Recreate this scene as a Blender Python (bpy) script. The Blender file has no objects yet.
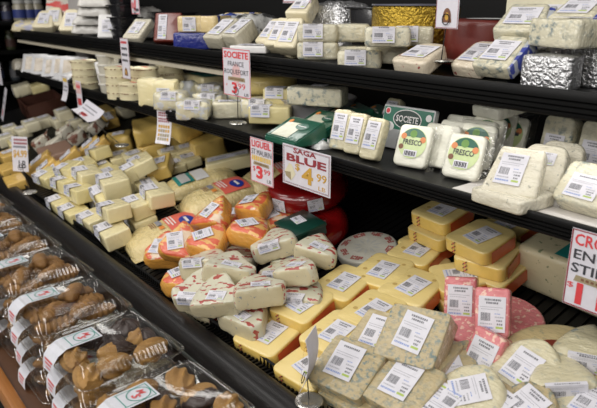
import bpy, bmesh, math, random
from mathutils import Vector, Matrix, Euler, noise
from mathutils.bvhtree import BVHTree
R_=math.radians
S=bpy.context.scene
COL=S.collection
# ---------------------------------------------------------------- camera
FPX=620.0
PITCH=math.atan(202/FPX); THETA=math.atan(528*math.cos(PITCH)/FPX)
CAM=Vector((0,0,1.62))
cF=Vector((-math.cos(THETA)*math.cos(PITCH),math.sin(THETA)*math.cos(PITCH),-math.sin(PITCH)))
cR=Vector((math.sin(THETA),math.cos(THETA),0)); cU=cR.cross(cF)
def wray(px,py): return cF*FPX+cR*(px-298.5)-cU*(py-204)
cd=bpy.data.cameras.new('camera'); cam=bpy.data.objects.new('camera',cd); COL.objects.link(cam)
m=Matrix((cR,cU,-cF)).transposed().to_4x4(); m.translation=CAM; cam.matrix_world=m
cd.sensor_width=36; cd.lens=36*FPX/597; cd.clip_start=.02; cd.clip_end=60
cd.dof.use_dof=True; cd.dof.focus_distance=1.55; cd.dof.aperture_fstop=5.0
S.camera=cam
# ---------------------------------------------------------------- materials
MATS={}
def nodes(name):
    m=bpy.data.materials.new(name); m.use_nodes=True
    nt=m.node_tree; b=nt.nodes['Principled BSDF']; return m,nt,b
def L(nt,a,b): nt.links.new(a,b)
def coords(nt,rand=True):
    tc=nt.nodes.new('ShaderNodeTexCoord')
    if not rand: return tc.outputs['Object']
    oi=nt.nodes.new('ShaderNodeObjectInfo'); a=nt.nodes.new('ShaderNodeVectorMath'); a.operation='ADD'
    mu=nt.nodes.new('ShaderNodeMath'); mu.operation='MULTIPLY'; mu.inputs[1].default_value=7.3
    L(nt,oi.outputs['Random'],mu.inputs[0]); L(nt,tc.outputs['Object'],a.inputs[0]); L(nt,mu.outputs[0],a.inputs[1])
    return a.outputs[0]
def nz(nt,vec,scale,detail=3,rough=.55):
    n=nt.nodes.new('ShaderNodeTexNoise'); n.inputs['Scale'].default_value=scale; n.inputs['Detail'].default_value=detail
    n.inputs['Roughness'].default_value=rough; L(nt,vec,n.inputs['Vector']); return n.outputs['Fac']
def ramp(nt,fac,stops):
    r=nt.nodes.new('ShaderNodeValToRGB'); e=r.color_ramp.elements
    while len(e)<len(stops): e.new(.5)
    for x,(p,c) in zip(e,stops): x.position=p; x.color=(*c,1) if len(c)==3 else c
    L(nt,fac,r.inputs[0]); return r.outputs[0]
def mix(nt,fac,a,b):
    n=nt.nodes.new('ShaderNodeMix'); n.data_type='RGBA'
    L(nt,fac,n.inputs[0])
    for v,i in ((a,6),(b,7)):
        if isinstance(v,tuple): n.inputs[i].default_value=(*v,1)
        else: L(nt,v,n.inputs[i])
    return n.outputs[2]
def bump(nt,b,fac,st,dist=.01,coat=False):
    n=nt.nodes.new('ShaderNodeBump'); n.inputs['Strength'].default_value=st; n.inputs['Distance'].default_value=dist
    L(nt,fac,n.inputs['Height']); L(nt,n.outputs[0],b.inputs['Normal'])
    if coat: L(nt,n.outputs[0],b.inputs['Coat Normal'])
def plain(name,c,rough=.5,metal=0,coat=0,bmp=0,bs=200,spec=.5):
    if name in MATS: return MATS[name]
    m,nt,b=nodes(name); b.inputs['Base Color'].default_value=(*c,1); b.inputs['Roughness'].default_value=rough
    b.inputs['Metallic'].default_value=metal; b.inputs['Coat Weight'].default_value=coat; b.inputs['Coat Roughness'].default_value=.12
    b.inputs['Specular IOR Level'].default_value=spec
    v=coords(nt); f=nz(nt,v,60,3)
    c2=tuple(x*.86 for x in c); L(nt,mix(nt,f,c2,tuple(min(1,x*1.08) for x in c)),b.inputs['Base Color'])
    if bmp: bump(nt,b,nz(nt,v,bs,3),bmp,.006,coat>0)
    MATS[name]=m; return m
def cheese(name,c1,c2,scale=25,rough=.5,coat=.55,bmp=.35,bs=38,vein=None,vs=45,vt=.56,speck=None,ss=160,st=.68):
    """wrapped cheese: mottled paste, optional blue veins and specks, wrinkled clear wrap as a coat"""
    if name in MATS: return MATS[name]
    m,nt,b=nodes(name); v=coords(nt)
    col=mix(nt,nz(nt,v,scale,4),c1,c2)
    if vein:
        f=ramp(nt,nz(nt,v,vs,5,.65),[(vt-.02,(0,0,0)),(vt+.1,(1,1,1))])
        f2=ramp(nt,nz(nt,v,9,2),[(.4,(.15,.15,.15)),(.62,(1,1,1))])
        mm=nt.nodes.new('ShaderNodeMath'); mm.operation='MULTIPLY'; L(nt,f,mm.inputs[0]); L(nt,f2,mm.inputs[1])
        col=mix(nt,mm.outputs[0],col,vein)
    if speck:
        f=ramp(nt,nz(nt,v,ss,2),[(st,(0,0,0)),(st+.05,(1,1,1))]); col=mix(nt,f,col,speck)
    L(nt,col,b.inputs['Base Color']); b.inputs['Roughness'].default_value=rough
    b.inputs['Coat Weight'].default_value=min(1,coat*1.2); b.inputs['Coat Roughness'].default_value=.09
    b.inputs['Subsurface Weight'].default_value=0
    wb=nt.nodes.new('ShaderNodeMapping'); wb.inputs['Rotation'].default_value=(.3,.5,.7); wb.inputs['Scale'].default_value=(1,2.6,1.6); L(nt,v,wb.inputs[0])
    sm=nt.nodes.new('ShaderNodeMath'); sm.operation='ADD'; L(nt,nz(nt,v,bs*1.2,4,.62),sm.inputs[0]); L(nt,nz(nt,wb.outputs[0],bs*1.1,2),sm.inputs[1])
    bw_=nt.nodes.new('ShaderNodeBump'); bw_.inputs['Strength'].default_value=min(1,bmp*1.5); bw_.inputs['Distance'].default_value=.012; L(nt,sm.outputs[0],bw_.inputs['Height']); L(nt,bw_.outputs[0],b.inputs['Coat Normal'])
    b2=nt.nodes.new('ShaderNodeBump'); b2.inputs['Strength'].default_value=bmp*.8; b2.inputs['Distance'].default_value=.005; L(nt,sm.outputs[0],b2.inputs['Height']); L(nt,b2.outputs[0],b.inputs['Normal'])
    MATS[name]=m; return m
def printed(name,base,ink,scale=28,t=.58,base2=None,coat=.4,ink2=None,rough=.45,bmp=.35):
    """paper or film with patches of print in its own colour"""
    if name in MATS: return MATS[name]
    m,nt,b=nodes(name); v=coords(nt)
    mp=nt.nodes.new('ShaderNodeMapping'); mp.inputs['Scale'].default_value=(1,2.0,1.4); L(nt,v,mp.inputs[0])
    f=nz(nt,mp.outputs[0],scale,1.5); g=nz(nt,v,170,3)
    aa=nt.nodes.new('ShaderNodeMath'); aa.operation='MULTIPLY_ADD'; aa.inputs[1].default_value=.22; L(nt,g,aa.inputs[0]); L(nt,f,aa.inputs[2])
    col=mix(nt,nz(nt,v,30),base,base2 or tuple(x*.85 for x in base))
    fa=ramp(nt,aa.outputs[0],[(t+.1,(0,0,0)),(t+.14,(1,1,1))]); col=mix(nt,fa,col,ink)
    if ink2:
        fb=ramp(nt,nz(nt,v,scale*.8,2),[(.6,(0,0,0)),(.64,(1,1,1))]); col=mix(nt,fb,col,ink2)
    L(nt,col,b.inputs['Base Color']); b.inputs['Roughness'].default_value=rough
    b.inputs['Coat Weight'].default_value=coat; b.inputs['Coat Roughness'].default_value=.15
    bump(nt,b,nz(nt,v,40,3,.6),bmp,.006,True)
    MATS[name]=m; return m
def foil(name,c,rough=.25,bs=55,st=.9):
    if name in MATS: return MATS[name]
    m,nt,b=nodes(name); v=coords(nt)
    b.inputs['Base Color'].default_value=(*c,1); b.inputs['Metallic'].default_value=.9; b.inputs['Roughness'].default_value=rough
    wv=nt.nodes.new('ShaderNodeVectorMath'); wv.operation='MULTIPLY_ADD'; wv.inputs[1].default_value=(.03,.03,.03)
    nn=nt.nodes.new('ShaderNodeTexNoise'); nn.inputs['Scale'].default_value=40; L(nt,v,nn.inputs['Vector']); L(nt,nn.outputs['Color'],wv.inputs[0]); L(nt,v,wv.inputs[2])
    vo=nt.nodes.new('ShaderNodeTexVoronoi'); vo.feature='DISTANCE_TO_EDGE'; vo.inputs['Scale'].default_value=bs; L(nt,wv.outputs[0],vo.inputs['Vector'])
    ad=nt.nodes.new('ShaderNodeMath'); ad.operation='ADD'; L(nt,vo.outputs['Distance'],ad.inputs[0]); L(nt,nz(nt,v,bs*1.6,4),ad.inputs[1])
    bump(nt,b,ad.outputs[0],st,.006)
    MATS[name]=m; return m
def clear(name,tint=(.95,.96,.96),gl=.12,rough=.07,bmp=.15,bs=60):
    if name in MATS: return MATS[name]
    m,nt,b=nodes(name); nt.nodes.remove(b); out=nt.nodes['Material Output']
    tr=nt.nodes.new('ShaderNodeBsdfTransparent'); tr.inputs[0].default_value=(*tint,1)
    g=nt.nodes.new('ShaderNodeBsdfGlossy'); g.inputs['Roughness'].default_value=rough; g.inputs[0].default_value=(1,1,1,1)
    lw=nt.nodes.new('ShaderNodeLayerWeight'); lw.inputs[0].default_value=.25
    mr=nt.nodes.new('ShaderNodeMath'); mr.operation='MULTIPLY_ADD'; mr.inputs[1].default_value=.32; mr.inputs[2].default_value=gl; mr.use_clamp=True
    L(nt,lw.outputs['Facing'],mr.inputs[0])
    bp=nt.nodes.new('ShaderNodeBump'); bp.inputs['Strength'].default_value=bmp; bp.inputs['Distance'].default_value=.01
    L(nt,nz(nt,coords(nt),bs,2),bp.inputs['Height']); L(nt,bp.outputs[0],g.inputs['Normal']); L(nt,bp.outputs[0],lw.inputs['Normal'])
    mx=nt.nodes.new('ShaderNodeMixShader'); L(nt,mr.outputs[0],mx.inputs[0]); L(nt,tr.outputs[0],mx.inputs[1]); L(nt,g.outputs[0],mx.inputs[2]); L(nt,mx.outputs[0],out.inputs[0])
    MATS[name]=m; return m
# flat inks
LINK=plain('label_ink',(.20,.20,.22),.6); LGREY=plain('label_grey_ink',(.42,.42,.46),.6); LBLUE=plain('label_blue_ink',(.26,.34,.62),.6)
PAPER=plain('label_paper',(.72,.71,.76),.55,spec=.3); INK=plain('black_ink',(.05,.05,.06),.6); GREY=plain('grey_ink',(.25,.25,.28),.6)
BLUEI=plain('blue_ink',(.12,.22,.55),.6); GREENI=plain('green_ink',(.42,.55,.12),.6); REDI=plain('red_ink',(.72,.06,.07),.55)
BROWNI=plain('brown_ink',(.2,.09,.05),.6); GOLDI=plain('gold_ink',(.62,.36,.06),.55); YELI=plain('yellow_ink',(.8,.55,.1),.55)
MAROON=plain('maroon_ink',(.3,.04,.05),.55); CARD=plain('sign_card',(.74,.72,.78),.4,coat=.2)
CREAMI=plain('cream_ink',(.75,.7,.5),.5); ORANGEI=plain('orange_ink',(.72,.25,.05),.5)
TEALI=plain('teal_ink',(.02,.25,.22),.4); DKGREEN=plain('dark_green_ink',(.008,.1,.06),.4,coat=.3); LTGREEN=plain('light_green_ink',(.52,.62,.3),.5,coat=.3)
NAVY=plain('navy_ink',(.02,.04,.3),.4); LRED=plain('light_red_ink',(.75,.14,.1),.45,coat=.3); WHITE=plain('white_plastic',(.78,.77,.76),.45,coat=.3)
# ---------------------------------------------------------------- mesh helpers
def add(bm,me_bm):                       # merge bm2 into bm
    t=bpy.data.meshes.new('t'); me_bm.to_mesh(t); bm.from_mesh(t); bpy.data.meshes.remove(t); me_bm.free()
def box(bm,x0,x1,y0,y1,z0,z1,mi=0,bev=0,seg=2):
    b=bmesh.new(); bmesh.ops.create_cube(b,size=1)
    for v in b.verts: v.co=Vector(((x0+x1)/2+v.co.x*(x1-x0),(y0+y1)/2+v.co.y*(y1-y0),(z0+z1)/2+v.co.z*(z1-z0)))
    if bev: bmesh.ops.bevel(b,geom=b.edges[:],offset=bev,segments=seg,profile=.5,affect='EDGES')
    for f in b.faces: f.material_index=mi
    add(bm,b)
def quad(bm,pts,mi=0):
    f=bm.faces.new([bm.verts.new(p) for p in pts]); f.material_index=mi; return f
def prism(poly,h,bev=.006,seg=2,vbev=0,side=None,wob=.0,seed=0,dens=0):
    """extruded outline standing on z=0; side(i)->material index of side i; bevelled; optional hand-cut wobble"""
    b=bmesh.new(); n=len(poly)
    lo=[b.verts.new((x,y,0)) for x,y in poly]; hi=[b.verts.new((x,y,h)) for x,y in poly]
    b.faces.new(lo[::-1]); b.faces.new(hi)
    for i in range(n):
        f=b.faces.new((lo[i],lo[(i+1)%n],hi[(i+1)%n],hi[i])); f.material_index=side(i) if side else 0
    if vbev:
        bmesh.ops.bevel(b,geom=[e for e in b.edges if abs(e.verts[0].co.z-e.verts[1].co.z)>h*.5],offset=vbev,segments=4,profile=.5,affect='EDGES')
    if bev: bmesh.ops.bevel(b,geom=[e for e in b.edges if len(e.link_faces)==2 and e.calc_face_angle(0)>.6],offset=bev,segments=seg,profile=.5,affect='EDGES')
    if dens:
        bmesh.ops.triangulate(b,faces=[f for f in b.faces if len(f.verts)>4])
        for _ in range(dens):
            bmesh.ops.subdivide_edges(b,edges=[e for e in b.edges if e.calc_length()>.022],cuts=1,use_grid_fill=True)
    if wob:
        o=Vector((seed*3.1,seed*1.7,seed*.9))
        for v in b.verts:
            d=noise.noise_vector(v.co*22+o); v.co+=d*wob*(1 if v.co.z>.004 else .3)
            if v.co.z<0: v.co.z=0
    return b
def soft(poly,h,side=None,edge=.011,it=7,wob=.002,seed=0,grow=1.05):
    """hand-cut piece: extruded outline, finely divided, then relaxed so that every edge is rounded"""
    b=prism(poly,h,0,1,side=side)
    bmesh.ops.triangulate(b,faces=[f for f in b.faces if len(f.verts)>4])
    for _ in range(5):
        es=[e for e in b.edges if e.calc_length()>edge*1.5]
        if not es: break
        bmesh.ops.subdivide_edges(b,edges=es,cuts=1); bmesh.ops.triangulate(b,faces=[f for f in b.faces if len(f.verts)>4])
    for _ in range(it): bmesh.ops.smooth_vert(b,verts=b.verts[:],factor=.5,use_axis_x=True,use_axis_y=True,use_axis_z=True)
    o=Vector((seed*3.1,seed*1.7,seed*.9)); zt=max(v.co.z for v in b.verts); zb=min(v.co.z for v in b.verts)
    for v in b.verts:
        v.co.x*=grow; v.co.y*=grow; v.co.z=(v.co.z-zb)/(zt-zb)*h
        v.co+=noise.noise_vector(v.co*20+o)*wob
        if v.co.z<.003: v.co.z=max(0,v.co.z*.5)
    return b
def rect(w,d): return [(-w/2,-d/2),(w/2,-d/2),(w/2,d/2),(-w/2,d/2)]
def lathe(bm,prof,n=32,mi=0,cx=0,cy=0):
    rings=[]
    for r,z in prof:
        if r<1e-5: rings.append([bm.verts.new((cx,cy,z))])
        else: rings.append([bm.verts.new((cx+r*math.cos(2*math.pi*i/n),cy+r*math.sin(2*math.pi*i/n),z)) for i in range(n)])
    for a,b in zip(rings,rings[1:]):
        for i in range(n):
            j=(i+1)%n
            if len(a)==1 and len(b)==1: continue
            if len(a)==1: f=bm.faces.new((a[0],b[j],b[i]))
            elif len(b)==1: f=bm.faces.new((a[i],a[j],b[0]))
            else: f=bm.faces.new((a[i],a[j],b[j],b[i]))
            f.material_index=mi
def tube(bm,pts,r,n=6,mi=0):
    pts=[Vector(p) for p in pts]; rings=[]
    for i,p in enumerate(pts):
        t=(pts[min(i+1,len(pts)-1)]-pts[max(i-1,0)]).normalized()
        a=Vector((0,0,1)) if abs(t.z)<.9 else Vector((1,0,0)); u=t.cross(a).normalized(); w=t.cross(u)
        rings.append([bm.verts.new(p+(u*math.cos(2*math.pi*k/n)+w*math.sin(2*math.pi*k/n))*r) for k in range(n)])
    for A,B in zip(rings,rings[1:]):
        for k in range(n): bm.faces.new((A[k],A[(k+1)%n],B[(k+1)%n],B[k])).material_index=mi
    for A in (rings[0],rings[-1]): bm.faces.new(A).material_index=mi
def pillow_h(w,d,h,p=3.0):
    def f(x,y):
        a=abs(2*x/w)**p+abs(2*y/d)**p
        return h*max(0,1-min(1,a))**.42
    return f
def pillow(w,d,h,p=3.0,n=18,wob=.003,seed=0):
    """soft bag: closed pillow standing on z=0"""
    b=bmesh.new(); hf=pillow_h(w,d,h*.86,p); o=Vector((seed*2.3,seed,0))
    def g(top):
        V=[]
        for j in range(n+1):
            row=[]
            for i in range(n+1):
                u=math.sin((i/n-.5)*math.pi)/2*w; v=math.sin((j/n-.5)*math.pi)/2*d
                zz=h*.14+hf(u,v) if top else h*.14*(1-min(1,hf(u,v)/(h*.3)))
                if top: zz+=wob*noise.noise(Vector((u,v,0))*38+o)*min(1,hf(u,v)/(h*.3))
                row.append(b.verts.new((u,v,zz)))
            V.append(row)
        for j in range(n):
            for i in range(n):
                q=(V[j][i],V[j][i+1],V[j+1][i+1],V[j+1][i]); b.faces.new(q if top else q[::-1])
    g(True); g(False); bmesh.ops.remove_doubles(b,verts=b.verts[:],dist=1e-5); return b
def patch(bm,hf,x0,x1,y0,y1,mi=0,off=.0015,n=8,rot=0,ell=False):
    """printed panel lying on a height field"""
    V={}; c,s=math.cos(rot),math.sin(rot); cx,cy=(x0+x1)/2,(y0+y1)/2
    for j in range(n+1):
        for i in range(n+1):
            u,v=(i/n-.5)*2,(j/n-.5)*2
            if ell: u,v=u*math.sqrt(1-v*v/2),v*math.sqrt(1-u*u/2)
            u*=(x1-x0)/2; v*=(y1-y0)/2; x,y=cx+u*c-v*s,cy+u*s+v*c
            V[i,j]=bm.verts.new((x,y,hf(x,y)+off))
    for j in range(n):
        for i in range(n): bm.faces.new((V[i,j],V[i+1,j],V[i+1,j+1],V[i,j+1])).material_index=mi
def mesh(bm,name,mats,smooth=True):
    me=bpy.data.meshes.new(name); bmesh.ops.recalc_face_normals(bm,faces=bm.faces[:]); bm.to_mesh(me); bm.free()
    for m in (mats if isinstance(mats,(list,tuple)) else [mats]): me.materials.append(m)
    if smooth:
        me.polygons.foreach_set('use_smooth',[True]*len(me.polygons)); me.set_sharp_from_angle(angle=R_(42))
    return me
def flat(bm,name,mats): # no normal recalculation (open sheets built facing up)
    me=bpy.data.meshes.new(name); bm.to_mesh(me); bm.free()
    for m in mats: me.materials.append(m)
    return me
def link(name,me,parent=None,mw=None,ml=None,**kw):
    o=bpy.data.objects.new(name,me); COL.objects.link(o)
    if parent is not None:
        o.parent=parent
        if ml is not None: o.matrix_local=ml
    elif mw is not None: o.matrix_world=mw
    for k,v in kw.items():
        if v: o[k]=v
    return o
def tag(o,label,cat,group=None):
    o['label']=label; o['category']=cat
    if group: o['group']=group
    return o
def struct(name,me,mw=None):
    o=link(name,me,None,mw); o['kind']='structure'; return o
def T(x=0,y=0,z=0,rz=0,rx=0,ry=0):
    return Matrix.Translation((x,y,z))@Euler((R_(rx),R_(ry),R_(rz)),'XYZ').to_matrix().to_4x4()
TXT={}
def text_bm(bm,txt,x,y,w,h,mi=0,z=.0006,bold=0,align='L',shear=0):
    """letters as a flat raised mesh fitted into the box x..x+w, y..y+h"""
    key=(txt,bold,shear)
    if key not in TXT:
        cu=bpy.data.curves.new('lettering','FONT'); cu.body=txt; cu.size=1; cu.offset=bold; cu.shear=shear; cu.resolution_u=2; cu.fill_mode='FRONT'
        o=bpy.data.objects.new('lettering',cu); COL.objects.link(o); bpy.context.view_layer.update()
        me=bpy.data.meshes.new_from_object(o.evaluated_get(bpy.context.evaluated_depsgraph_get()))
        TXT[key]=([v.co.copy() for v in me.vertices],[tuple(p.vertices) for p in me.polygons])
        bpy.data.objects.remove(o); bpy.data.curves.remove(cu); bpy.data.meshes.remove(me)
    V,Fs=TXT[key]
    x0=min(v.x for v in V); x1=max(v.x for v in V); y0=min(v.y for v in V); y1=max(v.y for v in V)
    vs=[bm.verts.new((x+(v.x-x0)/(x1-x0)*w,y+(v.y-y0)/(y1-y0)*h,z)) for v in V]
    for f in Fs:
        try: bm.faces.new([vs[i] for i in f]).material_index=mi
        except ValueError: pass
    bmesh.ops.recalc_face_normals(bm,faces=[f for f in bm.faces if f.material_index==-1])
# ---------------------------------------------------------------- deli labels
LAB={}
def rq(bm,x0,x1,y0,y1,mi,z): quad(bm,((x0,y0,z),(x1,y0,z),(x1,y1,z),(x0,y1,z)),mi)
def words(bm,rng,x0,x1,y0,y1,mi,z):
    x=x0
    while x<x1-.002:
        w=rng.uniform(.0016,.0042); rq(bm,x,min(x+w,x1),y0,y1,mi,z); x+=w+rng.uniform(.0008,.0014)
def deli(w=.058,h=.075,style=0,fold=0):
    """weighed-goods label centred on the origin: heading, rule, bar code, price lines; fold>0 hangs the lower part over an edge"""
    key=(w,h,style,fold)
    if key in LAB: return LAB[key]
    rng=random.Random(style*7+3); bm=bmesh.new(); t=.0006; z=.0009
    box(bm,-w/2,w/2,-h/2,h/2,0,t,0)
    X=lambda a:(a-.5)*w
    Yv=lambda a:(a-.5)*h
    for k,yy in enumerate((.9,.81) if style!=1 else (.88,)):
        words(bm,rng,X(.22+.06*k),X(.82-.08*k),Yv(yy-.025),Yv(yy+.03),1,z)
    rq(bm,X(.06),X(.9),Yv(.685),Yv(.7),2,z); words(bm,rng,X(.1),X(.75),Yv(.62),Yv(.64),2,z)
    x=X(.1)
    while x<X(.46):
        ww=rng.choice((.0006,.001,.0016))*w/.058; rq(bm,x,x+ww,Yv(.3),Yv(.53),1,z); x+=ww+rng.choice((.0005,.0009))*w/.058
    words(bm,rng,X(.6),X(.8),Yv(.5),Yv(.525),3,z)
    words(bm,rng,X(.62),X(.93),Yv(.4),Yv(.44),2,z); words(bm,rng,X(.68),X(.93),Yv(.3),Yv(.345),1,z)
    words(bm,rng,X(.08),X(.52),Yv(.2),Yv(.235),2,z); words(bm,rng,X(.06),X(.6),Yv(.09),Yv(.14),3,z)
    rq(bm,X(.66),X(.92),Yv(.1),Yv(.16),4,z)
    words(bm,rng,X(.7),X(.9),Yv(.2),Yv(.25),1,z)
    if fold:
        for v in bm.verts:
            # tail below y=-h/2+fold bends 78 degrees down
            yb=-h/2+fold
            if v.co.y<yb-1e-6: pass
        bmesh.ops.bisect_plane(bm,geom=bm.verts[:]+bm.edges[:]+bm.faces[:],plane_co=(0,-h/2+fold,0),plane_no=(0,1,0))
        yb=-h/2+fold; a=R_(fold and 84)
        for v in bm.verts:
            d=yb-v.co.y
            if d>1e-6:
                zz=v.co.z; v.co.y=yb-d*math.cos(a)-zz*math.sin(a); v.co.z=-d*math.sin(a)+zz*math.cos(a)
    me=flat(bm,'label',[PAPER,LINK,LGREY,LBLUE,GREENI]); LAB[key]=me; return me
# ---------------------------------------------------------------- zones: a supporting plane and what already lies on it
class Zone:
    def __init__(s,M,cap=.02,lim=(-.2,1.0)): s.M=M; s.lim=lim; s.cap=cap; s.Mi=M.inverted(); s.items=[]; s.o=s.Mi@CAM; s.r3=s.Mi.to_3x3()
    def top(s,x,y):
        z=0.0
        for bv,x0,x1,y0,y1 in s.items:
            if x0<=x<=x1 and y0<=y<=y1:
                h=bv.ray_cast(Vector((x,y,3)),Vector((0,0,-1)))
                if h[0] is not None and h[0].z>z: z=h[0].z
        return z
    def put(s,me,mw):
        vs=[mw@v.co for v in me.vertices]
        s.items.append((BVHTree.FromPolygons(vs,[tuple(p.vertices) for p in me.polygons]),min(v.x for v in vs),max(v.x for v in vs),min(v.y for v in vs),max(v.y for v in vs)))
    def solve(s,me,px,py,rz=0,rx=0,ry=0,fit=0,h=None,shrink=.82,lv=None,cap=None,dy=None):
        """stand the thing on the sight line of (px,py) at about height lv, then let it down (or up a little) onto what lies below it"""
        zs=max(v.co.z for v in me.vertices) if h is None else h
        if lv is None: lv=.046 if fit else 0.0
        if cap is None: cap=s.cap
        E0=Euler((R_(rx),R_(ry),R_(rz)),'XYZ').to_matrix(); R=E0; d=s.r3@wray(px,py)
        polys=[tuple(p.vertices) for p in me.polygons]
        for it in range(3 if fit else 1):
            vs=[R@v.co for v in me.vertices]; bv=BVHTree.FromPolygons(vs,polys)
            x0=min(v.x for v in vs);x1=max(v.x for v in vs);y0=min(v.y for v in vs);y1=max(v.y for v in vs)
            g=[]; N=10; cx,cy=(x0+x1)/2,(y0+y1)/2
            for i in range(N):
                for j in range(N):
                    gx=cx+(x1-x0)*(i/(N-1)-.5)*shrink; gy=cy+(y1-y0)*(j/(N-1)-.5)*shrink
                    hit=bv.ray_cast(Vector((gx,gy,-3)),Vector((0,0,1)))
                    if hit[0] is not None: g.append((gx,gy,hit[0].z))
            low=min(v.z for v in vs); tc=R@Vector((0,0,zs))
            z=lv-low
            for k in range(3):
                t=(z+tc.z-s.o.z)/d.z; q=s.o+d*t
                if dy is not None or not s.lim[0]<=q.y<=s.lim[1] or t<=0:   # near the eye level: depth on the shelf decides
                    q=s.o+d*(((dy if dy is not None else min(max(q.y,s.lim[0]),s.lim[1]) if t>0 else s.lim[1])-s.o.y)/d.y)
                ox,oy=q.x-tc.x,q.y-tc.y
                sup=[(gx,gy,min(s.top(ox+gx,oy+gy),lv+.09),gz) for gx,gy,gz in g]
                zn=max([-low]+[c-e for _,_,c,e in sup]); zn=min(max(zn,-low,lv-low-(.5 if s.cap>.02 else .03)),lv-low+cap)
                z=z+(zn-z)*(.5 if k<2 else 1)
            if fit and it<2:
                n=len(sup); mx=sum(p[0] for p in sup)/n; my=sum(p[1] for p in sup)/n; mz=sum(p[2] for p in sup)/n
                sxx=sum((p[0]-mx)**2 for p in sup); syy=sum((p[1]-my)**2 for p in sup); sxy=sum((p[0]-mx)*(p[1]-my) for p in sup)
                sxz=sum((p[0]-mx)*(p[2]-mz) for p in sup); syz=sum((p[1]-my)*(p[2]-mz) for p in sup); D=sxx*syy-sxy*sxy
                a=(sxz*syy-syz*sxy)/D; b=(syz*sxx-sxz*sxy)/D
                nn=Vector((-a,-b,1)).normalized(); ang=min(nn.angle(Vector((0,0,1))),R_(fit)); ax=Vector((0,0,1)).cross(nn)
                R=(Matrix.Rotation(ang,3,ax.normalized()) if ax.length>1e-5 else Matrix.Identity(3))@E0
        mw=R.to_4x4(); mw.translation=(ox,oy,z); return mw
def frame(y,z,tilt=0): return Matrix.Translation((0,y,z))@Matrix.Rotation(R_(tilt),4,'X')
DECK=Zone(frame(.75,.785,12),.03); MID=Zone(frame(1.10,1.211),.012,(.04,.40)); UPP=Zone(frame(1.12,1.453),.012,(.05,.38)); TAB=Zone(frame(.309,.632))
PROTO={}
def proto(kind,*a):
    k=(kind,)+a
    if k not in PROTO: PROTO[k]=kind(*a)
    return PROTO[k]
def put(zone,P,px,py,rz=0,rx=0,ry=0,label='',group=None,fit=0,mw=None,reg=True,**kw):
    """P = (name, category, body mesh, [(part name, mesh, matrix, label or None)...])"""
    name,cat,me,parts=P
    if mw is None: mw=zone.solve(me,px,py,rz,rx,ry,fit,**kw)
    if reg: zone.put(me,mw)
    o=link(name,me,None,zone.M@mw); tag(o,label,cat,group)
    for p in parts:
        c=link(p[0],p[1],o,None,p[2])
        if len(p)>3 and p[3]: c['label']=p[3]
        for q in (p[4] if len(p)>4 else []):
            e=link(q[0],q[1],c,None,q[2])
            if len(q)>3 and q[3]: e['label']=q[3]
    return o
# ---------------------------------------------------------------- shop shell
BLACKM=plain('black_painted_metal',(.005,.005,.005),.42,spec=.2); DARKM=plain('dark_case_lining',(.005,.005,.005),.6,spec=.2)
FLOORM=plain('floor_tile',(.16,.15,.14),.4); WALLM=plain('shop_wall',(.03,.03,.032),.7)
RAILM=plain('bumper_rubber',(.011,.010,.010),.32,spec=.32,bmp=.08,bs=90)
WOODM,_nt,_b=nodes('orange_wood')
_v=coords(_nt,False); _mp=_nt.nodes.new('ShaderNodeMapping'); _mp.inputs['Scale'].default_value=(2,40,40); L(_nt,_v,_mp.inputs[0])
L(_nt,mix(_nt,nz(_nt,_mp.outputs[0],6,4),(.30,.11,.028),(.42,.18,.05)),_b.inputs['Base Color']); _b.inputs['Roughness'].default_value=.35
bm=bmesh.new(); box(bm,-9,3.5,-4.5,2.2,-.05,0); struct('floor',mesh(bm,'floor',FLOORM,False))
bm=bmesh.new(); box(bm,-9,3.5,2.0,2.15,0,3.4); struct('wall_back',mesh(bm,'wall_back',WALLM,False))
bm=bmesh.new(); box(bm,-9.1,-9,-4.5,2.2,0,3.4); struct('wall_left',mesh(bm,'wall_left',WALLM,False))
# ---------------------------------------------------------------- refrigerated case
XL,XR=-4.15,1.2
case=bpy.data.objects.new('refrigerated_display_case',None); COL.objects.link(case); case.location=(-1.5,1.2,0)
tag(case,'long black refrigerated cheese case front with bumper rail and air grille below the cheese','display case')
CI=Matrix.Translation((1.5,-1.2,0))
def part(name,bm,m,smooth=True): return link(name,mesh(bm,name,m,smooth),case,None,CI)
bm=bmesh.new(); box(bm,XL,XR,1.78,1.98,0,2.1); struct('wall_rear',mesh(bm,'wall_rear',DARKM))
bm=bmesh.new(); box(bm,XL-.6,XR,.64,1.8,0,.55); box(bm,XL-.6,XR,.635,.66,.5,.70,0,.008); part('lower_body',bm,BLACKM)
# sloping deck pan with long open slots
bm=bmesh.new(); box(bm,XL-.6,XR,-.02,1.0,-.03,-.008)
for k in range(int((XR-XL+.6)/.03)):
    x=XL-.6+.015+k*.03; box(bm,x-.011,x+.011,.0,1.0,-.008,0)
o=link('slotted_deck',mesh(bm,'slotted_deck',BLACKM,False),None,DECK.M); tag(o,'sloping black slotted bottom deck carrying the heaps of cheese','deck')
# bumper rail along the front: rounded profile swept along x
def sweep(bm,prof,x0,x1,n=2,mi=0):
    a=[bm.verts.new((x0,y,z)) for y,z in prof]; b=[bm.verts.new((x1,y,z)) for y,z in prof]
    for i in range(len(prof)): bm.faces.new((a[i],a[(i+1)%len(prof)],b[(i+1)%len(prof)],b[i])).material_index=mi
    bm.faces.new(a); bm.faces.new(b[::-1])
bm=bmesh.new()
sweep(bm,[(.655,.70),(.645,.715),(.645,.775),(.650,.79),(.662,.806),(.676,.815),(.694,.819),(.708,.819),(.714,.815),(.716,.78),(.716,.70)],XL-.6,XR)
part('bumper_rail',bm,RAILM)
bm=bmesh.new(); sweep(bm,[(.640,.765),(.638,.770),(.640,.775),(.646,.775),(.646,.765)],XL-.6,XR); part('trim_strip',bm,plain('dull_steel',(.10,.11,.10),.35,metal=.6))
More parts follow.
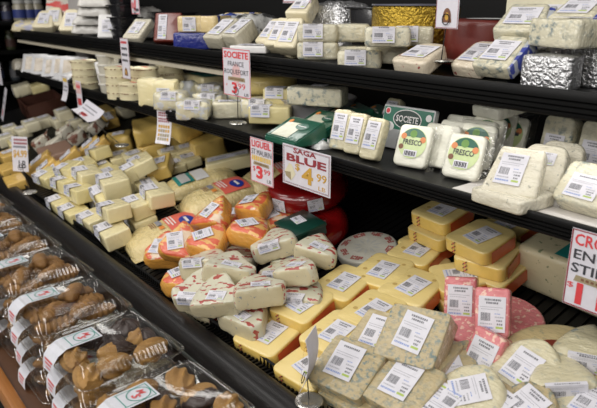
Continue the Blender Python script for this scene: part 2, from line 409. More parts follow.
# front air grille slats and the wire product stop
bm=bmesh.new()
for k in range(int(3.6/.0135)):
    x=-3.55+k*.0135; box(bm,x-.0028,x+.0028,.714,.748,.775,.800)
part('air_grille',bm,BLACKM,False)
bm=bmesh.new()
sweep(bm,[(.744,.815),(.7475,.820),(.751,.815),(.7475,.811)],-3.6,.05); sweep(bm,[(.744,.783),(.751,.783),(.751,.789),(.744,.789)],-3.6,.05)
for k in range(int(3.6/.0135)):
    x=-3.55+k*.0135; tube(bm,[(x,.7475,.783),(x,.7475,.818)],.0028,5)
part('wire_product_stop',bm,BLACKM)
# shelves with grooved price rails
def shelf(y,z,h,name):
    root=bpy.data.objects.new('display_shelf',None); COL.objects.link(root); root.location=(-1.5,y,z); RI=Matrix.Translation((1.5,-y,-z))
    tag(root,name+' black shelf of the cheese case with a grooved front price rail','shelf')
    def part(n,bm,m,smooth=True): return link(n,mesh(bm,n,m,smooth),root,None,RI)
    bm=bmesh.new(); box(bm,XL,XR,y+.006,y+.52,z-.026,z-.012); part('shelf_board',bm,BLACKM,False)
    bm=bmesh.new(); g=h/5
    pr=[(y+.012,z-h),(y,z-h),(y-.002,z-h+.003)]
    for k in range(1,4): pr+=[(y-.002,z-h+g*k-.002),(y+.002,z-h+g*k),(y-.002,z-h+g*k+.002)]
    pr+=[(y-.002,z-.004),(y,z),(y+.006,z),(y+.010,z-.004)]
    sweep(bm,pr,XL,XR); part('price_rail',bm,plain('black_price_rail',(.004,.004,.004),.38,spec=.18))
    for k in range(5):
        x=XL+.05+k*1.07*(XR-XL)/5.4; bm=bmesh.new()
        box(bm,x-.004,x+.004,y+.10,y+.7,z-.07,z-.026); part('shelf_bracket',bm,BLACKM)
shelf(1.10,1.223,.040,'lower'); shelf(1.12,1.465,.052,'upper')
bm=bmesh.new(); box(bm,XL,-1.75,1.135,1.18,1.385,1.40); o=link('light_rail',mesh(bm,'light_rail',plain('cream_light_rail',(.5,.46,.36),.4)),None); tag(o,'narrow cream light rail under the far half of the upper shelf','light rail')
# ---------------------------------------------------------------- wooden table with the pastry boxes
tab=bpy.data.objects.new('display_table',None); COL.objects.link(tab); tab.location=(-1.4,.45,0)
tag(tab,'wooden display table with orange brown front edge holding stacked cookie boxes','table')
TI=Matrix.Translation((1.4,-.45,0))
def tpart(n,bm,m): return link(n,mesh(bm,n,m),tab,None,TI)
bm=bmesh.new(); box(bm,-3.6,-.3,.306,.622,.595,.632,0,.003); tpart('tabletop',bm,plain('dark_brown_laminate',(.09,.038,.016),.4))
bm=bmesh.new(); box(bm,-3.6,-.3,.274,.3065,.585,.639,0,.006); tpart('edge_trim',bm,WOODM)
bm=bmesh.new(); box(bm,-3.55,-.35,.36,.60,.0,.595); tpart('base_cabinet',bm,DARKM)
# ---------------------------------------------------------------- kinds of cheese and packs: each returns (name, category, body mesh, parts)
LB=lambda m,mw:('label',m,mw)
GOUDA=cheese('gouda_paste',(.84,.68,.30),(.78,.60,.22),14,.42,.5,.18,30)
GRIND=plain('gouda_yellow_rind',(.80,.56,.14),.35,coat=.6); GBAND=plain('gouda_red_band',(.66,.12,.04),.35,coat=.6)
def k_gouda(v):
    rng=random.Random(v); w,d,h=.142+.006*(v%3-1),.146-.006*(v%2),.040
    poly=[(-w/2,-d/2),(w/2,-d/2),(w/2-.012,d/2),(-w/2+.006,d/2)]
    bm=prism(poly,h,.006,3,vbev=.020,side=lambda i:1 if i in (0,3) else 1,dens=1,wob=.0016,seed=v)
    bm.normal_update()
    for f in bm.faces: f.material_index=1 if abs(f.normal.z)<.75 and f.calc_center_median().z<h*.9 else 0
    me=mesh(bm,'cheese_slab',[GOUDA,GRIND])
    pts=[('label',deli(.058,.078,0),T(.004,-.004,h+.002,-4+rng.uniform(-6,6)))]
    # printed band round the rind: red film on the right side, crossed pattern at the front left
    b2=bmesh.new()
    quad(b2,((w/2+.0018,-d/2+.022,.003),(w/2-.0068,d/2-.022,.003),(w/2-.0068,d/2-.022,h-.005),(w/2+.0018,-d/2+.022,h-.005)),0)
    y0=-d/2+.034; s=-.0125/d
    def P(y,z): return (w/2+.0022+s*(y+d/2),y,z)
    # bold dark curl and letters on the film
    for k in range(9):
        a0,a1=math.pi*k/9,math.pi*(k+1)/9
        quad(b2,(P(y0+.05+.016*math.cos(a0),.008+.026*math.sin(a0)),P(y0+.05+.016*math.cos(a1),.008+.026*math.sin(a1)),P(y0+.05+.009*math.cos(a1),.008+.018*math.sin(a1)),P(y0+.05+.009*math.cos(a0),.008+.018*math.sin(a0))),1)
    for yy,sh in ((y0+.002,.004),(y0+.013,-.004),(y0+.021,.004)):
        quad(b2,(P(yy,.014),P(yy+.004,.014),P(yy+.004+sh,.034),P(yy+sh,.034)),1)
    pts.append(('printed_band',flat(b2,'printed_band',[GBAND,plain('band_brown_ink',(.09,.05,.02),.5)]),Matrix.Identity(4),'red film band with dark curl on the rind'))
    b3=bmesh.new(); yf=-d/2-.0016
    for k in range(3):
        zc=.011+k*.011; xc=-w/2+.04
        for sg in (1,-1):
            quad(b3,((xc-.008,yf,zc-.005*sg),(xc-.005,yf,zc-.005*sg-.0012),(xc+.008,yf,zc+.005*sg),(xc+.005,yf,zc+.005*sg+.0012)),0)
        quad(b3,((xc-.002,yf-.0004,zc-.002),(xc+.002,yf-.0004,zc-.002),(xc+.002,yf-.0004,zc+.002),(xc-.002,yf-.0004,zc+.002)),1)
    pts.append(('lattice_print',flat(b3,'lattice_print',[plain('band_maroon_ink',(.16,.03,.03),.5),LRED]),Matrix.Identity(4),'dark crossed lattice print on the front rind'))
    if v%2==0:   # round eyes in the paste
        b4=bmesh.new()
        for x,y,r in ((-w/2+.03,-.02,.007),(-w/2+.04,.028,.005),(w/2-.035,d/2-.03,.006)):
            n=12; c=[b4.verts.new((x+r*math.cos(6.2832*i/n),y+r*.8*math.sin(6.2832*i/n),h+.0007)) for i in range(n)]; b4.faces.new(c)
        pts.append(('eye_holes',flat(b4,'eye_holes',[plain('eye_shade',(.55,.38,.12),.5,coat=.4)]),Matrix.Identity(4)))
    return ('cheese_slab','cheese',me,pts)
STIL=cheese('stilton_paste',(.53,.44,.25),(.39,.30,.145),9,.45,.8,.5,26,vein=(.13,.19,.18),vs=85,vt=.50)
STILD=cheese('stilton_rind',(.46,.33,.19),(.60,.46,.30),40,.5,.7,.6,30,speck=(.75,.62,.5),ss=60,st=.6)
def k_stilton(v):
    rng=random.Random(v+20); w,d,h=.132+.006*(v%2),.128,.05+.012*(v%2)
    poly=[(-w/2,-d/2),(w/2,-d/2),(w/2+.004,d/2),(-w/2+.008,d/2-.006)]
    bm=prism(poly,h,.005,2,vbev=.012,side=lambda i:1 if i in (1,2) else 0,dens=1,wob=.0022,seed=v)
    return ('stilton_wedge','cheese',mesh(bm,'stilton_wedge',[STIL,STILD]),[('label',deli(.064,.082,1+v%2),T(-.004+.01*(v%2),.004,h+.0026,rng.uniform(-9,3)))])
def sector(L_,ang,arcn=9,flip=False,trunc=0):
    a=R_(ang); pts=[(trunc,0)]+[(L_*math.cos(a*i/arcn),L_*math.sin(a*i/arcn)) for i in range(arcn+1)]
    if trunc: pts+=[(trunc*math.cos(a),trunc*math.sin(a))]
    cx=L_*.5; cy=L_*math.sin(a)*.42
    pts=[(x-cx,y-cy) for x,y in pts]
    if flip: pts=[(-x,y) for x,y in pts][::-1]
    return pts
CAMB=cheese('cambozola_paste',(.62,.56,.38),(.56,.49,.31),16,.55,.35,.25,40,speck=(.28,.30,.30),ss=95,st=.67)
CPAP=printed('waxed_paper_red_print',(.63,.61,.48),(.38,.06,.05),38,.575,(.55,.53,.39),.6)
def k_camb(v):
    L_,ang=(.160,54) if v<4 else (.152,46); flip=v%2==1; h=.054
    poly=sector(L_,ang,9,flip,.035)
    n=len(poly)
    def side(i):
        (x0,y0),(x1,y1)=poly[i],poly[(i+1)%n]
        return 1 if abs(y0-y1)<1e-4 or (math.hypot(x1-x0,y1-y0)>.05) else 0
    bm=soft(poly,h,side,.010,4,.0025,v,1.03)
    me=mesh(bm,'soft_cheese_wedge',[CPAP,CAMB])
    y0=min(y for x,y in poly); lp=deli(.062,.046,2,.020)
    parts=[('label',lp,T(0,y0*1.05+.003-.002,h+.0012) if v in (0,2,4) else T(.008*(1-2*flip),y0+.034,h+.0012,12))] if v in (0,2,4) else [('label',deli(.05,.03,1),T(.008*(1-2*flip),y0+.026,h+.0014,10*(1-2*flip)))]
    return ('soft_cheese_wedge','cheese',me,parts)
ORAN=printed('orange_rind_paper',(.76,.40,.09),(.70,.13,.06),24,.46,(.80,.50,.18),.8,ink2=(.74,.58,.42),bmp=.6)
ORIN=cheese('orange_rind',(.80,.42,.08),(.70,.30,.05),12,.4,.8,.5,32)
OCUT=cheese('port_cheese_paste',(.76,.58,.36),(.70,.50,.28),18,.5,.6,.3,40)
def k_orange(v):
    L_,ang=.150,60; flip=v%2==1; h=.062; poly=sector(L_,ang,9,flip,.03); n=len(poly)
    def side(i):
        (x0,y0),(x1,y1)=poly[i],poly[(i+1)%n]
        return 2 if math.hypot(x1-x0,y1-y0)>.05 else 1
    bm=soft(poly,h*1.05,side,.011,9,.004,v+9,1.08)
    me=mesh(bm,'orange_cheese_wedge',[ORAN,ORAN if v%2 else ORIN,OCUT if v in(1,5) else ORIN])
    y0=min(y for x,y in poly)
    return ('orange_cheese_wedge','cheese',me,[('label',deli(.05,.06,v%3),T(-.004,y0+.046,h*1.05+.0028,20-14*v))])
YEL=[cheese('mild_cheese_paste',(.82,.72,.38),(.76,.65,.30),12,.42,.75,.3,24),cheese('young_cheese_paste',(.84,.76,.47),(.79,.69,.38),12,.42,.75,.35,24),
     cheese('orange_cheddar_paste',(.80,.54,.16),(.74,.46,.10),12,.42,.7,.3,24),cheese('white_cheddar_paste',(.76,.71,.53),(.71,.65,.45),12,.42,.7,.35,24),
     cheese('golden_cheese_paste',(.80,.58,.18),(.72,.50,.13),10,.42,.7,.2,24)]
SHP={'std':(.140,.088,.056),'flat':(.13,.095,.036),'long':(.20,.09,.05),'cube':(.085,.08,.06),'top':(.135,.10,.07),'big':(.15,.13,.085),'small':(.085,.06,.042),'bar':(.075,.13,.045),'tall':(.10,.07,.12)}
def k_block(c,shape,v,lab='fold'):
    rng=random.Random(v*13+c*5); w,d,h=(x*rng.uniform(.95,1.05) for x in SHP[shape])
    sk=rng.uniform(-.006,.006)
    P4=[(-w/2,-d/2),(w/2,-d/2+sk),(w/2-.003,d/2),(-w/2+.003,d/2-sk)]
    bm=soft(P4,h,None,.016,3,.003,v+c,1.03) if shape in ('tall','big') else prism(P4,h,.006,3,vbev=.008,dens=1,wob=.002,seed=v+c)
    me=mesh(bm,'cheese_block',[YEL[c]]); P=[]
    if lab=='fold':
        lw,lh=min(.066,w*.8),.088; f=min(.036,h*.75); P=[('label',deli(lw,lh,v%3,f),T(-w/2+lw/2+.010,-d/2+(lh/2-f)-.0035,h+.0028))]
    elif lab=='top': P=[('label',deli(min(.055,w*.75),min(.06,d*.75),v%3),T(-.01,0,h+.003,rng.uniform(-8,8)))]
    elif lab=='front': P=[('label',deli(min(.055,w*.7),min(.06,h*.8),v%3),T(0,-d/2-.004,h*.5,0,90))]
    elif lab=='strip': P=[('label',deli(w*.88,d*.5,v%3),T(0,0,h+.003))]
    return ('cheese_block','cheese',me,P)
def k_round_wedge(c,v,L_=.12,ang=60,h=.05,lab='top'):
    m=[STIL,YEL[4],YEL[3],BLUEW,YEL[1]][c]; flip=v%2==1
    poly=sector(L_,ang,10,flip,.015)
    bm=soft(poly,h,None,.012,8,.0025,v); me=mesh(bm,'cheese_wedge',[m]); y0=min(y for x,y in poly)
    lp=('label',deli(.058,.07,v%3),T(0,y0+.046,h+.0028,-6+4*v)) if lab=='top' else ('label',deli(.062,.074,v%3),T(.006*(1-2*flip),0,h+.003,(ang/2-90)*(1-2*flip))) if lab=='mid' else ('label',deli(.075,.045,v%3,.036),T(.005,y0*1.05-.0165,h+.001))
    return ('cheese_wedge','cheese',me,[lp] if lab else [])
BLUEW=cheese('creamy_blue_paste',(.66,.61,.42),(.57,.51,.32),14,.5,.75,.6,30,vein=(.25,.32,.32),vs=40,vt=.57,speck=(.3,.34,.34),ss=80,st=.7)
BRIEM=cheese('herb_brie_paste',(.73,.70,.58),(.64,.58,.43),22,.5,.85,.8,45,speck=(.34,.33,.26),ss=75,st=.66)
BLUEB=cheese('pale_blue_block',(.71,.68,.53),(.62,.57,.40),18,.5,.8,.6,36,vein=(.18,.23,.23),vs=55,vt=.53)
PINKM=cheese('pink_marbled_paste',(.76,.27,.27),(.62,.14,.16),60,.45,.75,.5,34,speck=(.82,.54,.42),ss=85,st=.57)
def k_softblk(m,w,d,h,v,name,lw=.06,lh=.06):
    return (name,'cheese',mesh(soft([(-w/2,-d/2),(w/2,-d/2),(w/2-.02,d/2),(-w/2+.008,d/2)],h,None,.013,5,.005,v,1.06),name,m),[('label',deli(lw,lh,v%3,.03),T(.004,-d/2+lh/2-.032,h+.002))])
def k_dome(c,v,w,d,h,lr=0,lx=0,ly=-.005):
    """piece of a wheel: straight near side, rounded far side"""
    m=[STIL,YEL[4],YEL[3],BLUEW,YEL[1]][c]; n=12
    poly=[(-w/2,-d/2),(w/2,-d/2)]+[(w/2*math.cos(math.pi*i/n),-d*.12+d*.62*math.sin(math.pi*i/n)) for i in range(n+1)]
    return ('cheese_wedge','cheese',mesh(soft(poly,h,None,.012,4,.0025,v),'cheese_wedge',[m]),[('label',deli(.06,.074,v%3),T(lx,ly,h+.003,lr))])
def k_slab(m,w,d,h,v,lw=.056,lh=.07,vb=.012,name='cheese_wedge',lx=0,ly=0,lr=0,taper=.0,style=None):
    poly=[(-w/2,-d/2),(w/2,-d/2),(w/2-taper,d/2),(-w/2+taper,d/2)]
    bm=prism(poly,h,min(.007,h*.2),3,vbev=vb,dens=1,wob=.002,seed=v)
    return (name,'cheese',mesh(bm,name,[m] if not isinstance(m,list) else m),[('label',deli(lw,lh,v%3 if style is None else style),T(lx,ly,h+.0024,lr))] if lw else [])
def k_wheel(m,r,h,bev=.012,name='cheese_round',n=48,parts=()):
    bm=bmesh.new(); k=5
    pr=[(0,0),(r-bev,0)]+[(r-bev+bev*math.sin(i*math.pi/2/k),bev-bev*math.cos(i*math.pi/2/k)) for i in range(1,k+1)]
    pr+=[(r-bev+bev*math.cos(i*math.pi/2/k),h-bev+bev*math.sin(i*math.pi/2/k)) for i in range(k+1)]+[(r*.5,h),(0,h)]
    lathe(bm,pr,n); return (name,'cheese',mesh(bm,name,m),list(parts))
CURD=cheese('shredded_cheese',(.80,.68,.36),(.62,.47,.18),70,.45,.85,.9,30)
def k_bag(v):
    w,d,h=(.185,.31,.06); hf0=pillow_h(w,d,h*.86,3.6); hf=lambda x,y:h*.14+hf0(x,y)+.002
    me=mesh(pillow(w,d,h,3.6,seed=v,wob=.006),'shredded_cheese_bag',CURD); P=[]
    b=bmesh.new(); patch(b,hf,-.07,.07,.0,.105,0,.002)
    pan=flat(b,'printed_panel',[LRED]); b=bmesh.new(); patch(b,hf,-.01,.06,.042,.092,0,.004,8,0,True)
    ov=flat(b,'oval_logo',[NAVY]); b=bmesh.new()
    for yy,x0,x1 in ((.025,-.045,.03),(.014,-.05,.035),(.004,-.03,.02)): patch(b,hf,x0,x1,yy,yy+.005,0,.004,3)
    patch(b,hf,.004,.046,.062,.072,0,.0055,3)
    tx=flat(b,'panel_lettering',[plain('print_white',(.8,.72,.68),.5)])
    P.append(('printed_panel',pan,Matrix.Identity(4),'red printed panel',[('oval_logo',ov,Matrix.Identity(4),'dark blue oval'),('panel_lettering',tx,Matrix.Identity(4))]))
    b=bmesh.new(); patch(b,hf,-.05,-.005,-.03,-.012,0,.002); patch(b,hf,.005,.03,-.03,-.012,1,.002)
    for k in range(3): patch(b,hf,-.05,.0,-.052+k*.007,-.049+k*.007,2,.002,3)
    P.append(('nutrition_print',flat(b,'nutrition_print',[GREY,ORANGEI,BROWNI]),Matrix.Identity(4)))
    return ('shredded_cheese_bag','cheese bag',me,P)
def k_tealbag(v):
    w,d,h=(.17,.30,.06); hf0=pillow_h(w,d,h*.86,5); hf=lambda x,y:h*.14+hf0(x,y)+.002
    me=mesh(pillow(w,d,h,5,seed=v,wob=.004),'wrapped_cheese_bag',CURD)
    b=bmesh.new(); patch(b,hf,-.055,.055,-.10,-.03,0,.002); A=flat(b,'printed_panel',[TEALI])
    b=bmesh.new(); patch(b,hf,-.05,.05,-.085,-.045,0,.004); B=flat(b,'panel_inset',[plain('inset_grey',(.5,.5,.48),.5)])
    b=bmesh.new(); patch(b,hf,-.06,.06,-.025,.03,0,.002); Cc=flat(b,'white_band',[WHITE])
    return ('wrapped_cheese_bag','cheese bag',me,[('printed_panel',A,Matrix.Identity(4),'teal bordered printed panel',[('panel_inset',B,Matrix.Identity(4))]),('white_band',Cc,Matrix.Identity(4),'glossy white band')])
FRESW=cheese('fresh_white_paste',(.77,.76,.66),(.71,.70,.58),10,.5,.8,.5,30)
FILM=clear('clear_film',(.97,.97,.97),.10,.14,.5,45)
def k_fresco(v,simple=0):
    w,d,h=.094,.110,.026
    bm=prism(rect(w,d),h,.007,3,vbev=.014,dens=1,wob=.0016,seed=v); me=mesh(bm,'fresh_cheese_pack',FRESW); P=[]
    b=bmesh.new(); n=40; r=.040; z=h+.0018; cy=.006
    def disc(r,z,mi,a0=0,a1=2*math.pi,cx=0,c=0.006):
        vs=[b.verts.new((cx+r*math.cos(a0+(a1-a0)*i/n),c+r*math.sin(a0+(a1-a0)*i/n),z)) for i in range(n if a1-a0>6 else n+1)]; b.faces.new(vs).material_index=mi
    disc(r,z,0); disc(r*.96,z+.0004,1,R_(25),R_(155)); disc(.010,z+.0008,2,0,6.2832,-.002,.030)
    disc(.008,z+.001,3,0,6.2832,-.028,.022); disc(.008,z+.001,3,0,6.2832,.028,.017); disc(.007,z+.001,4,0,6.2832,-.030,-.006)
    if not simple: text_bm(b,'FRESCO',-.027,.001,.054,.014,5,z+.001,.02)
    else: rq(b,-.029,.029,.004,.014,5,z+.001)
    rq(b,-.019,.019,-.029,-.012,6,z+.0008)
    x=-.016
    for k in range(8): rq(b,x,x+.002+(k%2)*.001,-.027,-.015,5,z+.0014); x+=.004
    P.append(('round_label',flat(b,'round_label',[LTGREEN,DKGREEN,plain('leaf_green',(.12,.25,.05),.5),plain('terracotta_ink',(.6,.22,.08),.5),BROWNI,INK,PAPER]),Matrix.Identity(4),'pale green round label with dark green cap'))
    # sealed film skirt round the block
    b=bmesh.new()
    o=[(-w/2-.016,-d/2-.018),(w/2+.016,-d/2-.018),(w/2+.016,d/2+.016),(-w/2-.016,d/2+.016)]; i_=rect(w*1.005,d*1.005)
    for k in range(4):
        q=(o[k],o[(k+1)%4],i_[(k+1)%4],i_[k]); zz=(.001,.001,h*.7,h*.7); quad(b,[(x,y,zc) for (x,y),zc in zip(q,zz)])
    P.append(('film_seal',flat(b,'film_seal',[FILM]),Matrix.Identity(4),'clear sealed film edge'))
    return ('fresh_cheese_pack','cheese',me,P)
GREENP=plain('green_pack_film',(.012,.10,.06),.3,coat=.7,bmp=.25,bs=40)
def k_greenpack(v):
    # prism shaped pack: sloping printed front
    w,d,h=.15,.125,.06; bm=bmesh.new()
    pr=[(-d/2,0),(d/2,0),(d/2-.01,h),(d/2-.026,h),(-d/2,.018)]
    sweep(bm,pr,-w/2,w/2); bmesh.ops.recalc_face_normals(bm,faces=bm.faces[:]); bmesh.ops.bevel(bm,geom=bm.edges[:],offset=.004,segments=2,affect='EDGES')
    me=mesh(bm,'green_cheese_pack',GREENP)
    L0=Vector((0,-d/2,.018)); L1=Vector((0,d/2-.026,h)); sl=(L1-L0); ln=sl.length; ang=math.degrees(math.atan2(sl.z,sl.y)); c=(L0+L1)/2
    M=Matrix.Translation(c)@Matrix.Rotation(R_(ang),4,'X')@Matrix.Translation((0,0,.0012))
    b=bmesh.new(); rq(b,-w*.36,w*.16,-ln*.40,ln*.30,0,0); A=flat(b,'picture_panel',[plain('cheese_picture',(.62,.62,.48),.4,coat=.6,bmp=.4,bs=50)])
    b=bmesh.new(); n=20; vs=[b.verts.new((w*.16+.026*math.cos(6.2832*i/n),ln*.18+.016*math.sin(6.2832*i/n),.0006)) for i in range(n)]; b.faces.new(vs)
    for k in range(3): rq(b,w*.16-.018,w*.16+.018,ln*.18-.006+k*.005,ln*.18-.003+k*.005,1,.0012) if k==1 else None
    B=flat(b,'oval_badge',[DKGREEN,WHITE])
    b=bmesh.new(); vs=[b.verts.new((-w*.30+.009*math.cos(6.2832*i/n),ln*.34+.009*math.sin(6.2832*i/n),.0008)) for i in range(n)]; b.faces.new(vs); D=flat(b,'seal',[ORANGEI])
    return ('green_cheese_pack','cheese pack',me,[('picture_panel',A,M,'pale cheese picture panel'),('oval_badge',B,M,'dark green oval badge'),('seal',D,M,'orange round seal')])
SILV=foil('silver_foil',(.66,.66,.67),.3,75,.9); GOLDF=foil('gold_foil',(.42,.28,.04),.36,70,.8)
BFOIL=plain('dark_blue_foil',(.02,.03,.22),.25,coat=.8,bmp=.6,bs=60)
REDWAX=plain('red_wax_film',(.24,.005,.006),.22,coat=.9,bmp=.22,bs=16); BROWNWAX=plain('brown_wax',(.15,.022,.016),.38,coat=.3)
BLKP=plain('black_plastic',(.012,.012,.014),.25,coat=.5)
def crumple(w,d,h,name,m,v,cat='cheese',parts=(),p=6):
    b=pillow(w,d,h,p,22,.012,v); return (name,cat,mesh(b,name,m),list(parts))
# wooden style round boxes and tubs
BOXM=cheese('round_box_card',(.70,.64,.44),(.62,.55,.34),40,.55,.2,.1,60)
def k_roundbox(v,r=.062,h=.034):
    bm=bmesh.new(); lathe(bm,[(0,0),(r-.002,0),(r-.002,h*.62),(r,h*.62),(r,h-.002),(r-.003,h),(0,h)],36)
    me=mesh(bm,'round_cheese_box',BOXM); rng=random.Random(v); b=bmesh.new(); n=44
    for k in range(n):
        if rng.random()<.3: continue
        a0=6.2832*k/n; a1=a0+6.2832/n*rng.uniform(.5,.8); rr=r+.0008
        z0,z1=h*.72,h*.86
        quad(b,((rr*math.cos(a0),rr*math.sin(a0),z0),(rr*math.cos(a1),rr*math.sin(a1),z0),(rr*math.cos(a1),rr*math.sin(a1),z1),(rr*math.cos(a0),rr*math.sin(a0),z1)),0)
    band=flat(b,'band_lettering',[BROWNI]); b=bmesh.new()
    vs=[b.verts.new((.75*r*math.cos(6.2832*i/24),.75*r*math.sin(6.2832*i/24),h+.0008)) for i in range(24)]; b.faces.new(vs)
    rq(b,-r*.4,r*.4,-r*.1,r*.2,1,h+.0014)
    return ('round_cheese_box','cheese box',me,[('band_lettering',band,Matrix.Identity(4)),('lid_print',flat(b,'lid_print',[CREAMI,LRED]),Matrix.Identity(4))])
TUBM=plain('translucent_tub',(.58,.55,.46),.35,coat=.5)
def k_tub(v,r=.055,h=.05):
    bm=bmesh.new(); lathe(bm,[(0,0),(r*.82,0),(r*.97,h*.85),(r*.99,h*.86),(0,h*.86)],32); me=mesh(bm,'cheese_tub',TUBM)
    bm=bmesh.new(); lathe(bm,[(r*.99,h*.84),(r*1.03,h*.84),(r*1.03,h*.96),(r*.95,h),(r*.88,h*.95),(0,h*.95)],32)
    return ('cheese_tub','tub',me,[('lid',mesh(bm,'lid',plain('tub_lid',(.66,.64,.58),.3,coat=.6)),Matrix.Identity(4),'pale snap on lid')])
TRAYW=plain('tray_plastic',(.50,.50,.51),.4,coat=.4)
def k_tray(v,m=None,w=.14,d=.11,h=.035,name='plastic_tray_pack',cat='pack'):
    b=prism(rect(w,d),h,.004,2,vbev=.014)
    for vv in b.verts:
        if vv.co.z<h*.5: vv.co.x*=.86; vv.co.y*=.86
    me=mesh(b,name,m or TRAYW)
    b=bmesh.new(); box(b,-w/2-.006,w/2+.006,-d/2-.006,d/2+.006,h-.004,h+.001,0,.001)
    P=[('rim',mesh(b,'rim',m or TRAYW),Matrix.Identity(4))]
    if m is None and w>.08:
        b=bmesh.new(); quad(b,[(x,y,h+.0018) for x,y in rect(w*.8,d*.78)],0); P.append(('film_window',flat(b,'film_window',[plain('film_window_beige',(.40,.34,.26),.15,coat=.9,bmp=.6,bs=40)]),Matrix.Identity(4),'glossy film over beige contents'))
    return (name,cat,me,P)
G=lambda v:proto(k_gouda,v)
# ================================================================ bottom deck
gr='yellow slabs with red bands'
def gouda(v,px,py,rz,label,rx=0,**k): put(DECK,G(v),px,py,rz,rx,0,'yellow red edged cheese slab '+label,gr,**k)
# --- red wax wheels and the round patterned cheese at the back
P=k_wheel(REDWAX,.130,.075,.03); 
def side_label(r,a,w=.07,h=.05,z=.04,st=1): return ('label',deli(w,h,st),Matrix.Rotation(R_(a),4,'Z')@T(0,-r-.0015,z,0,88))
wheel=lambda v,r=.130:('cheese_round','cheese wheel',mesh(bmw(r),'cheese_round',REDWAX),[side_label(r-.002,v[0],.055,.042,.040,2),side_label(r-.002,v[1],.05,.04,.040,2)])
def bmw(r):
    bm=bmesh.new(); k=6; b=.032; h=.08
    lathe(bm,[(0,0),(r-b,0)]+[(r-b+b*math.sin(i*math.pi/2/k),b-b*math.cos(i*math.pi/2/k)) for i in range(1,k+1)]+[(r-b+b*math.cos(i*math.pi/2/k),h-b+b*math.sin(i*math.pi/2/k)) for i in range(k+1)]+[(r*.5,h),(0,h)],56); return bm
RM=DECK.solve(proto(wheel,(20,78),.138)[2],305,216,0)
put(DECK,proto(wheel,(12,66),.138),0,0,mw=RM,label='lower red waxed cheese wheel, bottom of the two stacked under the saga blue sign',group='red wheels')
put(DECK,proto(wheel,(6,60),.138),306,178,0,0,0,lv=.08,cap=.0,label='upper red waxed cheese wheel, top of the two stacked behind the saga blue sign',group='red wheels')
def greenbox():
    bm=prism(rect(.125,.105),.035,.004,2); me=mesh(bm,'green_cheese_box',plain('dark_green_carton',(.006,.035,.025),.3,coat=.5))
    b=bmesh.new(); box(b,-.066,.066,-.056,.056,.026,.037,0,.003)
    return ('green_cheese_box','cheese box',me,[('box_lid',mesh(b,'box_lid',plain('green_carton_lid',(.008,.05,.036),.3,coat=.5)),Matrix.Identity(4)),('label',deli(.05,.035,1),T(-.015,.005,.0378,-6))])
put(DECK,proto(greenbox),300,224,-8,0,0,'dark green flat cheese box with a small white label in front of the red wheels',lv=.055)
CROSS=printed('white_rind_red_print',(.66,.64,.56),(.36,.04,.04),24,.9,(.58,.57,.48))
def patterned():
    n,c,me,_=k_wheel(CROSS,.092,.03,.008); b=bmesh.new()
    for k in range(8):
        a=6.2832*k/8; ca,sa=math.cos(a),math.sin(a)
        for j in range(3):
            for i in range(5):
                if (i*3+j*5+k)%7==0: continue
                r0=.062+j*.0065; t0=(i-2.5)*.0075
                quad(b,[(ca*r-sa*t,sa*r+ca*t,.0309) for r,t in ((r0,t0),(r0+.0052,t0),(r0+.0052,t0+.0062),(r0,t0+.0062))],0)
    for k in range(10):
        a=6.2832*k/10; p=lambda r,da:(r*math.cos(a+da),r*math.sin(a+da),.0308)
        quad(b,(p(.014,0),p(.03,-.16),p(.046,0),p(.03,.16)),1)
    return ('round_cheese','cheese',me,[('printed_ring',flat(b,'printed_ring',[plain('dull_red_print',(.42,.07,.06),.5),plain('grey_print',(.54,.54,.5),.5)]),Matrix.Identity(4),'ring of red lettering round a grey rosette')])
put(DECK,proto(patterned),367,246,20,0,0,'whole round white cheese with a ring of red lettering lying behind the yellow slabs')
# --- gouda field
for v,px,py,rz,t in ((1,330,262,8,'hidden lowest behind the round cheese'),):
    pass
gouda(1,421,264,7,'half hidden at the foot of the back stack',h=.044)
gouda(0,419,250,6,'lying nearest the back stack, just left of the stack')
gouda(2,383,271,8,'in the back row beside the round white patterned cheese')
gouda(1,465,292,-30,'lowest under the slab touching the pink cheese')
gouda(3,461,276,-34,'turned sideways directly behind the left pink block')
gouda(0,344,283,7,'with two eye holes, second row, left end')
gouda(4,413,287,6,'right of centre in the field, left of the pink blocks')
gouda(2,270,331,8,'standing at the wire stop, nearest the black rail')
gouda(3,304,304,8,'second from the wire stop, right of the red printed wedges')
gouda(1,312,362,4,'behind the price card on a wire at the front')
gouda(4,374,311,7,'with shiny top edge behind the blue veined wedges')
gouda(0,337,333,7,'between the price card and the blue veined wedges')
# back stack: three high, with a second pile behind it on the right
gouda(1,430,241,-6,'lowest slab of the tall stack under the shelf')
gouda(3,440,226,-4,'middle slab of the tall stack under the shelf',lv=0.044)
gouda(0,444,210,-4,'topmost slab of the tall stack under the shelf',lv=0.088)
gouda(2,494,268,-3,'lowest of the right pile beside the green speckled loaf',rx=0)
gouda(4,490,252,8,'middle of the right pile beside the green speckled loaf',lv=0.044)
gouda(1,482,236,-6,'topmost of the right pile in front of the tall stack',lv=0.088)
gouda(2,515,232,-4,'lower of the pair half hidden under the shelf edge',lv=0.044)
gouda(3,511,217,-5,'upper of the pair half hidden under the shelf edge',lv=0.088)
DERBY=cheese('green_speckled_loaf',(.60,.54,.36),(.54,.48,.30),16,.5,.5,.25,30,speck=(.2,.23,.13),ss=70,st=.66)
def loaf():
    me=mesh(prism(rect(.26,.135),.125,.016,3,vbev=.02,dens=1,wob=.002,seed=5),'cheese_loaf',DERBY)
    b=bmesh.new(); quad(b,((-.03,-.05,.1268),(.10,-.05,.1268),(.10,.02,.1268),(-.03,.02,.1268)),0); rq(b,0,.05,-.008,.006,1,.1276)
    return ('cheese_loaf','cheese',me,[('printed_label',flat(b,'printed_label',[TEALI,plain('pale_teal',(.2,.45,.4),.5)]),Matrix.Identity(4),'dark teal rectangular label')])
